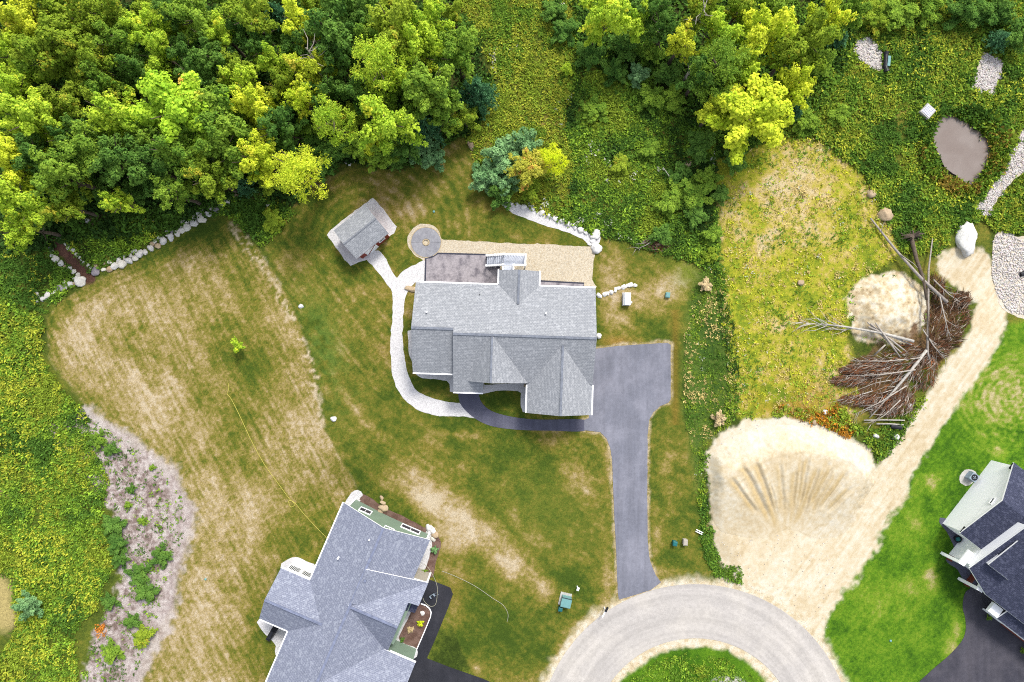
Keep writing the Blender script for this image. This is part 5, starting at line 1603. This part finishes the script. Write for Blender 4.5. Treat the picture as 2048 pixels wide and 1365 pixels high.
weeds("rusty_weeds", "small orange weed patch on the wood chip strip", [circle_px(208, 1256, 13)], 40, .2, .4, [A(190, 118, 44, 1.1), A(204, 136, 56, 1.1)], None, 7, 18, amp=6)
weeds("sapling_weeds", "green weeds beside the brush pile's foot", [[(1700,850),(1760,850),(1800,815),(1840,790),(1850,800),(1800,880),(1750,940),(1742,900)]], 26, .2, .5, [g1, g2, g3], None, 6, 14, avoid=[SANDP])

# ------------------------------------------------------------------ fallen trees and the brush pile
def log_pts(pts, z):
    return [G(p[0], p[1], z[i] if isinstance(z, (list, tuple)) else z) for i, p in enumerate(pts)]
def fallen(label, pts, rad, mat, branches=(), z=.25, name="fallen_tree"):
    t = thing(name, label, "fallen tree")
    MB().add(*tube(log_pts(pts, z), rad, 8)).build("trunk", M[mat], t, True)
    for b, r0 in branches:
        k = len(b)
        MB().add(*tube(log_pts(b, z if not isinstance(z, (list, tuple)) else z[-1]), [r0 * (1 - .8 * i / (k - 1)) for i in range(k)], 5)).build("branch", M[mat], t, True)
    return t
def mz(u, v):
    p = W(u, v)
    return max(0.0, float(mound_height(np.array([p.x]), np.array([p.y]))[0]))
def fan(u0, v0, u1, v1, n, spread, ln, r0, seed):
    """twigs that leave the line on both sides and lean forward"""
    r = random.Random(seed)
    out = []
    for i in range(n):
        t = .15 + .85 * (i + r.random()) / n
        a = math.atan2(v1 - v0, u1 - u0) + r.choice((-1, 1)) * r.uniform(.15, spread)
        L_ = ln * r.uniform(.5, 1.1) * (1.1 - .5 * t)
        p = (u0 + (u1 - u0) * t, v0 + (v1 - v0) * t)
        q = (p[0] + math.cos(a) * L_ * .5 + r.uniform(-2, 2), p[1] + math.sin(a) * L_ * .5 + r.uniform(-2, 2))
        e = (p[0] + math.cos(a + r.uniform(-.25, .25)) * L_, p[1] + math.sin(a + r.uniform(-.25, .25)) * L_)
        out.append(([p, q, e], r0))
    return out
fallen("long pale fallen trunk slanting from the tan boulder across the mound", [(1740,437),(1790,500),(1840,556),(1893,605)], [.09, .13, .16, .18], 'greywood', [([(1762,464),(1764,452),(1768,444)], .05), ([(1800,510),(1826,528),(1850,552)], .06)], [.3, .5, 1.3, .9])
t = fallen("fallen trunk with an upturned root plate above the dirt mound", [(1822,478),(1832,520),(1846,560),(1852,600)], [.22, .2, .16, .12], 'bark', [([(1852,590),(1856,650),(1857,700)], .1)], [.5, .6, 1.3, 1.2])
rt = G(1820, 473)
mb = MB()
for i in range(16):
    a = i * 2 * math.pi / 16 + random.uniform(-.2, .2)
    L_ = random.uniform(.7, 1.5)
    mb.add(*tube([rt + Vector((0, 0, .5)), rt + Vector((math.cos(a) * L_ * .6, math.sin(a) * .4, .5 + .5 * math.sin(a * 2))), rt + Vector((math.cos(a) * L_ * 1.1, math.sin(a) * .6, .35))], [.16, .1, .04], 5))
tag(mb.build("root_plate", M['bark'], t), kind='stuff')
fallen("thin straight dead trunk lying along the right of the mound", [(1864,478),(1856,540),(1855,620),(1854,705),(1858,722)], [.06, .1, .12, .13, .1], 'greywood', (), [.3, .8, 1.1, .8, .6])
fallen("bleached fallen birch with a fan of twigs, pointing left into the field", [(1826,683),(1760,666),(1690,654),(1640,648)], [.17, .15, .10, .06], 'birchbark',
       fan(1730, 660, 1600, 644, 22, .6, 60, .045, 3), [.9, 1.0, .6, .4])
fallen("long forked fallen tree slanting down left through the brown brush", [(1852,701),(1822,740),(1787,782),(1760,812),(1738,836)], [.17, .16, .13, .09, .05], 'birchbark',
       fan(1852, 701, 1745, 825, 14, .9, 60, .05, 5) + [([(1798,727),(1740,748),(1700,765)], .06), ([(1804,757),(1750,766),(1690,790)], .06), ([(1745,782),(1700,796),(1656,806)], .06)], [.9, .9, .8, .6, .4])
for i, (a, b, c, d, lab) in enumerate(((1734,645,1808,712,"grey dead pole, lowest left of the crossed bundle"), (1740,648,1814,706,"grey dead pole in the middle of the crossed bundle"), (1736,654,1822,690,"grey dead pole lying flattest in the crossed bundle"), (1750,646,1800,716,"grey dead pole lying steepest in the crossed bundle"), (1770,690,1748,710,"short grey pole sticking out of the crossed bundle"))):
    fallen(lab, [(a, b), ((a + c) / 2, (b + d) / 2), (c, d)], [.08, .1, .09], 'deadwood', (), [.9 + .1 * i, .8 + .1 * i, .5], "dead_pole")
for i, (a, b, c, d, lab) in enumerate(((1727,841,1808,841,"white pole lying level at the brush pile's foot, upper one"), (1752,848,1806,850,"white pole lying level at the brush pile's foot, lower one"))):
    fallen(lab, [(a, b), ((a + c) / 2, (b + d) / 2 - 1), (c, d)], [.08, .08, .07], 'birchbark', (), .25, "dead_pole")
for i, (a, b, c, d, lab) in enumerate((
        (1840,716,1700,722,"thin grey dead bough reaching left across the top of the brush pile"), (1830,740,1690,752,"thin grey dead bough reaching left through the brush pile's middle"),
        (1812,772,1706,830,"thin grey dead bough reaching down left in the brush pile"), (1878,590,1900,680,"thin grey dead bough lying down the dark brush heap"), (1866,560,1926,610,"thin grey dead bough reaching right over the dark brush heap"),
        (1800,800,1740,850,"thin grey dead bough at the brush pile's lower end"), (1845,660,1890,720,"thin grey dead bough between the two brush heaps"))):
    fallen(lab, [(a, b), ((a + c) / 2, (b + d) / 2 + 4), (c, d)], [.07, .055, .025], 'deadwood', fan(a, b, c, d, 10, .8, 42, .035, 40 + i), [1.1, 1.0, .6], "dead_bough")
bp = G(1791, 854, .2)
bl = thing("barrel", "dark blue drum lying beside the white poles", "barrel", bp, -.15)
MB().add(*tube([(-.6, 0, 0), (-.5, 0, 0), (.5, 0, 0), (.6, 0, 0)], [.2, .24, .24, .2], 12)).build("drum", M['black'], bl)
fallen("bare grey branch lying beside the meadow bush right of the patio", [(1318,470),(1300,486),(1290,492),(1270,500)], [.07, .06, .04, .02], 'greywood', fan(1318, 470, 1270, 500, 7, .8, 36, .03, 8), .35, "fallen_branch")
fallen("thin white dead stick in the meadow left of the dry field", [(1326,336),(1336,350),(1346,366)], [.035, .035, .02], 'birchbark', (), .7, "fallen_branch")
for (u, v, h, lab, sd) in ((612, 96, 10.2, "white bare dead tree among the golden leaves of the left wood", 1), (1326, 56, 5.0, "small grey dead snag in the upper right wood, upper of two", 2), (1388, 128, 4.5, "small grey dead snag in the upper right wood, lower of two", 3), (150, 250, 7.0, "bare dead branches in the dark gap of the left wood", 4), (1410, 15, 9.0, "bare white limbs at the top edge of the upper right wood", 5)):
    c = W(u, v, h)
    t = thing("dead_tree", lab, "tree", (c.x, c.y, float(gz(c.x, c.y))))
    r = random.Random(sd)
    MB().add(*tube([(0, 0, -.3), (.1, .05, h * .5), (0, 0, h)], [.18, .12, .05], 6)).build("trunk", M['deadwood'], t)
    for i in range(11):
        a, b = r.uniform(0, 6.28), r.uniform(.55, .98) * h
        L_ = r.uniform(.9, 2.0)
        MB().add(*tube([(0, 0, b), (math.cos(a) * L_ * .5, math.sin(a) * L_ * .5, b + .35), (math.cos(a + .3) * L_, math.sin(a + .3) * L_, b + r.uniform(.3, .9))], [.05, .035, .015], 5)).build("branch", M['deadwood'], t)
# brown brush: masses of twigs and withered needles
def brush(label, blobs, n, cols, seed, zmax=1.1):
    r = np.random.default_rng(seed)
    pu, pv, ph = [], [], []
    for (a, b, r1, r2) in blobs:
        k = n // len(blobs)
        q, s_ = r.uniform(0, 6.28, k), np.sqrt(r.random(k))
        pu.append(a + r1 * s_ * np.cos(q))
        pv.append(b + r2 * s_ * np.sin(q))
        ph.append((1 - s_ ** 2) * zmax * r.random(k))
    u, v, h = np.concatenate(pu), np.concatenate(pv), np.concatenate(ph)
    x, y = (u - 1024) * MPP, (682.5 - v) * MPP
    z = gz(x, y) + h + .05 + np.maximum(0, mound_height(x, y))
    m = len(x)
    a = np.arctan2(v - 700, u - 1850) + r.normal(0, .45, m)
    a = -a
    D = np.stack([np.cos(a), np.sin(a) * .8 - .1, r.normal(0, .25, m)], 1)
    ln = r.uniform(.3, 1.5, m)
    V = kites(np.stack([x, y, z], 1), D, r.normal(0, .4, (m, 3)) + np.array([0, 0, 1.]), ln, r.uniform(.02, .12, m))
    col = np.array(cols)[r.integers(0, len(cols), m)] * r.uniform(.6, 1.35, (m, 1))
    t = thing("brush_pile", label, "brush pile")
    me = mesh_np("withered_twigs", V.reshape(-1, 3), np.arange(4 * m).reshape(-1, 4), M['cover'])
    fattr(me, "tint", np.clip(np.repeat(col, 4, 0), .003, .85))
    tag(obj("withered_twigs", me, t), kind='stuff')
    return t
rust = [A(144, 96, 68), A(166, 108, 72), A(128, 96, 78), A(150, 126, 108), A(204, 190, 176), A(176, 160, 146)]
brush("rust brown brush pile of withered boughs below the birch trunk", [(1770,765,58,50),(1730,735,40,22),(1800,720,50,34),(1785,805,38,28),(1840,740,28,40),(1690,760,34,12),(1712,800,40,12),(1700,740,26,10),(1760,812,34,20)], 3300, rust, 1)
brush("dark brown brush heap on the right of the dirt mound", [(1868,575,18,24),(1890,600,30,22),(1912,630,20,34),(1862,650,22,40),(1896,672,20,26),(1866,700,26,20),(1920,600,14,16)], 1500, [A(104, 80, 62), A(130, 98, 76), A(150, 120, 96), A(90, 74, 60), A(132, 84, 60), A(190, 174, 158)], 2)
brush("dry twig litter by the bare branch right of the patio", [(1312,488,24,16)], 500, [A(120, 96, 80), A(150, 130, 112), A(140, 90, 60)], 3, .4)

# ------------------------------------------------------------------ small things
def at(u, v, up=0.0):
    return G(u, v, up)
p = at(1252, 599)
ge = thing("standby_generator", "white standby generator box on the lawn beside the stone slabs", "generator", p, math.radians(-1))
MB().box(-.45, .45, -.72, .72, -.1, .08).build("base_pad", M['concrete'], ge)
g_ = MB().box(-.36, .36, -.64, .64, .08, .72).build("cabinet", M['offwhite'], ge)
MB().add([(-.40, -.68, .72), (.40, -.68, .72), (.40, .68, .72), (-.40, .68, .72), (-.22, -.66, .86), (.34, -.66, .86), (.34, .66, .86), (-.22, .66, .86)], [(0, 3, 2, 1), (4, 5, 6, 7), (0, 1, 5, 4), (1, 2, 6, 5), (2, 3, 7, 6), (3, 0, 4, 7)]).build("lid", M['white'], ge)
part_bar("seam", (-.27, -.66, .845), (-.27, .66, .845), .06, .03, M['steel'], ge)
MB().box(.36, .6, -.45, -.25, .0, .35).build("meter_box", M['white'], ge)
def lidbox(name, label, cat, u, v, w, d, h, mat, rz=0.0, cap=.04, capmat=None):
    t = thing(name, label, cat, at(u, v), rz)
    MB().box(-w / 2, w / 2, -d / 2, d / 2, -.1, h).build("body", M[mat], t)
    MB().add([(-w / 2 - cap, -d / 2 - cap, h), (w / 2 + cap, -d / 2 - cap, h), (w / 2 + cap, d / 2 + cap, h), (-w / 2 - cap, d / 2 + cap, h), (-w / 2 + .05, -d / 2 + .05, h + .07), (w / 2 - .05, -d / 2 + .05, h + .07), (w / 2 - .05, d / 2 - .05, h + .07), (-w / 2 + .05, d / 2 - .05, h + .07)],
             [(0, 3, 2, 1), (4, 5, 6, 7), (0, 1, 5, 4), (1, 2, 6, 5), (2, 3, 7, 6), (3, 0, 4, 7)]).build("lid", M[capmat or mat], t)
    return t
lidbox("septic_lid_box", "small pale green box on the dry patch right of the generator", "utility box", 1334, 591, .42, .5, .35, 'teal', -.1)
tr = thing("transformer", "pale green transformer cabinet on a white pad near the turning circle", "transformer", at(1130, 1197), math.radians(-13))
MB().box(-.62, .62, -.72, .66, -.1, .14).build("pad", M['concrete'], tr)
MB().box(-.42, .58, -.62, .42, .14, .88).build("cabinet", M['teal'], tr)
MB().add([(-.46, -.66, .88), (.62, -.66, .88), (.62, .30, .88), (-.46, .30, .88), (-.46, -.6, .93), (.62, -.6, .93), (.62, .26, .99), (-.46, .26, .99)], [(0, 3, 2, 1), (4, 5, 6, 7), (0, 1, 5, 4), (1, 2, 6, 5), (2, 3, 7, 6), (3, 0, 4, 7)]).build("lid", M['teal'], tr)
part_bar("hinge_rail", (-.44, .36, .9), (.6, .36, .9), .06, .08, M['border'], tr)
lidbox("utility_pedestal", "small teal box at the foot of the transformer cabinet", "utility box", 1120, 1215, .36, .36, .6, 'dteal', -.2)
lidbox("utility_pedestal", "small teal box on the lawn strip right of the driveway", "utility box", 1347, 1084, .4, .44, .7, 'dteal', -.15)
lidbox("utility_pedestal", "small cream box right of the teal box by the driveway", "utility box", 1368, 1082, .4, .6, .6, 'beige', -.05)
mbx = thing("mailbox", "white post with a dark mailbox at the road's edge by the driveway mouth", "mailbox", at(1208, 1214), 1.1)
MB().box(-.05, .05, -.05, .05, -.2, 1.1).build("post", M['white'], mbx)
MB().box(-.75, .1, -.07, .07, 1.0, 1.1).build("arm", M['white'], mbx)
MB().box(-.02, .5, -.1, .1, 1.1, 1.32).build("box", M['black'], mbx)
sg = thing("marker_post", "short white marker post standing in the lawn above the transformer", "post", at(1154, 1172), 1.2)
MB().box(-.05, .05, -.05, .05, -.2, .9).build("post", M['white'], sg)
MB().box(-.16, .2, -.12, .12, .9, 1.0).build("cap", M['white'], sg)
sg = thing("white_pipe", "pair of white pipes lying in the ditch weeds by the sand", "pipe", at(1398, 1064, .3), -.45)
for k in (-1, 1):
    MB().add(*tube([(-.4, k * .1, 0), (.4, k * .1, 0)], [.05, .05], 8)).build("pipe", M['white'], sg)
gt_ = thing("outlet_grate", "square white concrete basin with a grey grid lid beside the pond", "drain grate", at(1855, 223, .55), math.radians(-42))
MB().box(-.62, .62, -.62, .62, -1.2, .05).build("basin", M['concrete'], gt_)
MB().box(-.52, .52, -.52, .52, .052, .07).build("opening", M['lilac'], gt_)
for k in range(9):
    a = -.48 + k * .12
    MB().box(a - .012, a + .012, -.52, .52, .071, .09).build("grid_bar", M['white'], gt_)
    MB().box(-.52, .52, a - .012, a + .012, .091, .10).build("grid_bar", M['white'], gt_)
cv = thing("culvert", "black plastic culvert end at the edge of white riprap", "culvert", at(1767, 126), -.1)
mb = MB()
mb.add(*tube([(0, 1.0, .28), (0, .7, .3), (.02, -.5, .3), (.25, -1.1, .28)], [.3, .22, .22, .34], 12))
mb.build("pipe", M['black'], cv)
MB().box(.2, .5, -.5, .6, .1, .42).build("liner", M['teal'], cv)
cv = thing("culvert", "dark pipe end in the white riprap bed at the right edge", "culvert", at(2046, 548), .2)
mb = MB()
mb.add(*tube([(-.5, 0, .15), (.6, .1, .15)], [.25, .25], 12))
mb.build("pipe", M['black'], cv)
ac = thing("air_conditioner", "grey air conditioner unit on gravel beside the white gable wall", "air conditioner", at(1938, 952), RZ3)
MB().box(-.42, .42, -.42, .42, .03, .8).build("cabinet", M['steel'], ac)
MB().add(*ringm(.24, .34, .80, .84, 24)).build("fan_guard", M['black'], ac)
MB().lathe((0, 0, .77), [(.24, 0), (.24, .045)], 20).build("fan_well", M['black'], ac)
for k in range(4):
    a = k * math.pi / 2
    part_bar("fan_blade", (0, 0, .83), (.2 * math.cos(a), .2 * math.sin(a), .83), .07, .01, M['steel'], ac)
pt = thing("plant_pot", "dark round planter on gravel at the white house's lower corner", "planter", at(1910, 1076))
MB().lathe((0, 0, 0), [(.25, 0), (.38, .4), (.38, .46), (.31, .46), (.30, .38)], 20).build("pot", M['black'], pt)
MB().lathe((0, 0, .3), [(.3, 0), (.2, .25), (.05, .35)], 12).build("plant", M['dteal'], pt)
gr = thing("grill", "black covered grill on gravel in the sage house's left corner", "grill", at(548, 1262), math.radians(-30))
MB().add([(-.3, -.55, 0), (.3, -.55, 0), (.3, .55, 0), (-.3, .55, 0), (-.26, -.5, .85), (.26, -.5, .85), (.26, .5, .85), (-.26, .5, .85), (-.12, -.45, 1.12), (.12, -.45, 1.12), (.12, .45, 1.12), (-.12, .45, 1.12)],
         [(0, 1, 5, 4), (1, 2, 6, 5), (2, 3, 7, 6), (3, 0, 4, 7), (4, 5, 9, 8), (5, 6, 10, 9), (6, 7, 11, 10), (7, 4, 8, 11), (8, 9, 10, 11)]).build("cover", M['black'], gr)
MB().box(-.25, .25, -.78, -.55, .75, .82).build("side_shelf", M['black'], gr)
sc_ = thing("lawn_mower", "small grey wheeled machine on the dark driveway by the hose", "machine", at(866, 1190), math.radians(35))
MB().box(-.35, .25, -.16, .16, .12, .3).build("deck", M['steel'], sc_)
MB().box(-.15, .12, -.12, .12, .3, .42).build("engine", M['black'], sc_)
for x in (-.3, .2):
    for y in (-.2, .2):
        MB().add(*tube([(x, y - .03, .1), (x, y + .03, .1)], [.1, .1], 12)).build("wheel", M['black'], sc_)
part_bar("handle", (.25, -.14, .3), (.8, -.12, .8), .03, .03, M['steel'], sc_)
part_bar("handle", (.25, .14, .3), (.8, .12, .8), .03, .03, M['steel'], sc_)
tag(stone("stepping_stone", 845, 1226, 4.5, 4.5, 0, 'stone_white', None, .3, .2), "round white stepping stone in the mulched flower bed", "stepping stone")
def hose(label, pts, mat, r=.03):
    P = [G(*q, .04) for q in pts]
    out = []
    for i in range(len(P) - 1):
        p0, p1, p2, p3 = P[max(i - 1, 0)], P[i], P[i + 1], P[min(i + 2, len(P) - 1)]
        for j in range(6):
            t = j / 6
            out.append(.5 * ((2 * p1) + (p2 - p0) * t + (2 * p0 - 5 * p1 + 4 * p2 - p3) * t * t + (3 * p1 - p0 - 3 * p2 + p3) * t ** 3))
    out.append(P[-1])
    mb = MB()
    mb.add(*tube(out, [r] * len(out), 6))
    tag(mb.build("garden_hose", M[mat]), label, "hose")
hose("long yellow hose trailing across the dry left lawn to the house", [(457,766),(458,780),(455,788),(464,800),(482,836),(505,885),(530,930),(556,966),(578,996),(586,1004),(590,1010),(582,1014),(578,1002),(590,1006),(610,1030),(640,1062),(656,1078)], 'hose')
hose("pale hose looped on the dark driveway beside the sage house", [(846,1196),(850,1204),(860,1212),(870,1210),(874,1196),(874,1170),(860,1140),(848,1128)], 'hose2', .025)
hose("pale hose lying across the lawn right of the dark driveway", [(884,1142),(910,1152),(950,1172),(985,1196),(1006,1210),(1016,1228),(1014,1244)], 'hose2', .025)
ed = thing("bed_edging", "white curved edging round the mulched flower bed", "edging")
band("edging", [(842,1207.5),(852,1211),(859,1217),(862.5,1225),(861,1234),(849.5,1262),(827,1314)], .10, .14, M['white'], ed)
for (u, v, w_) in ((412, 1158, "pale blue scrap lying on the dry lawn below the wood chips"), (1780, 1281, "tiny green sprinkler head on the bright right lawn"), (868, 424, "tiny pale green cap on the lawn above the fire pit")):
    t = thing("small_cap", w_, "cap", at(u, v))
    MB().lathe((0, 0, -.05), [(.12, 0), (.13, .12), (.06, .16)], 10).build("cap", M['teal'], t)
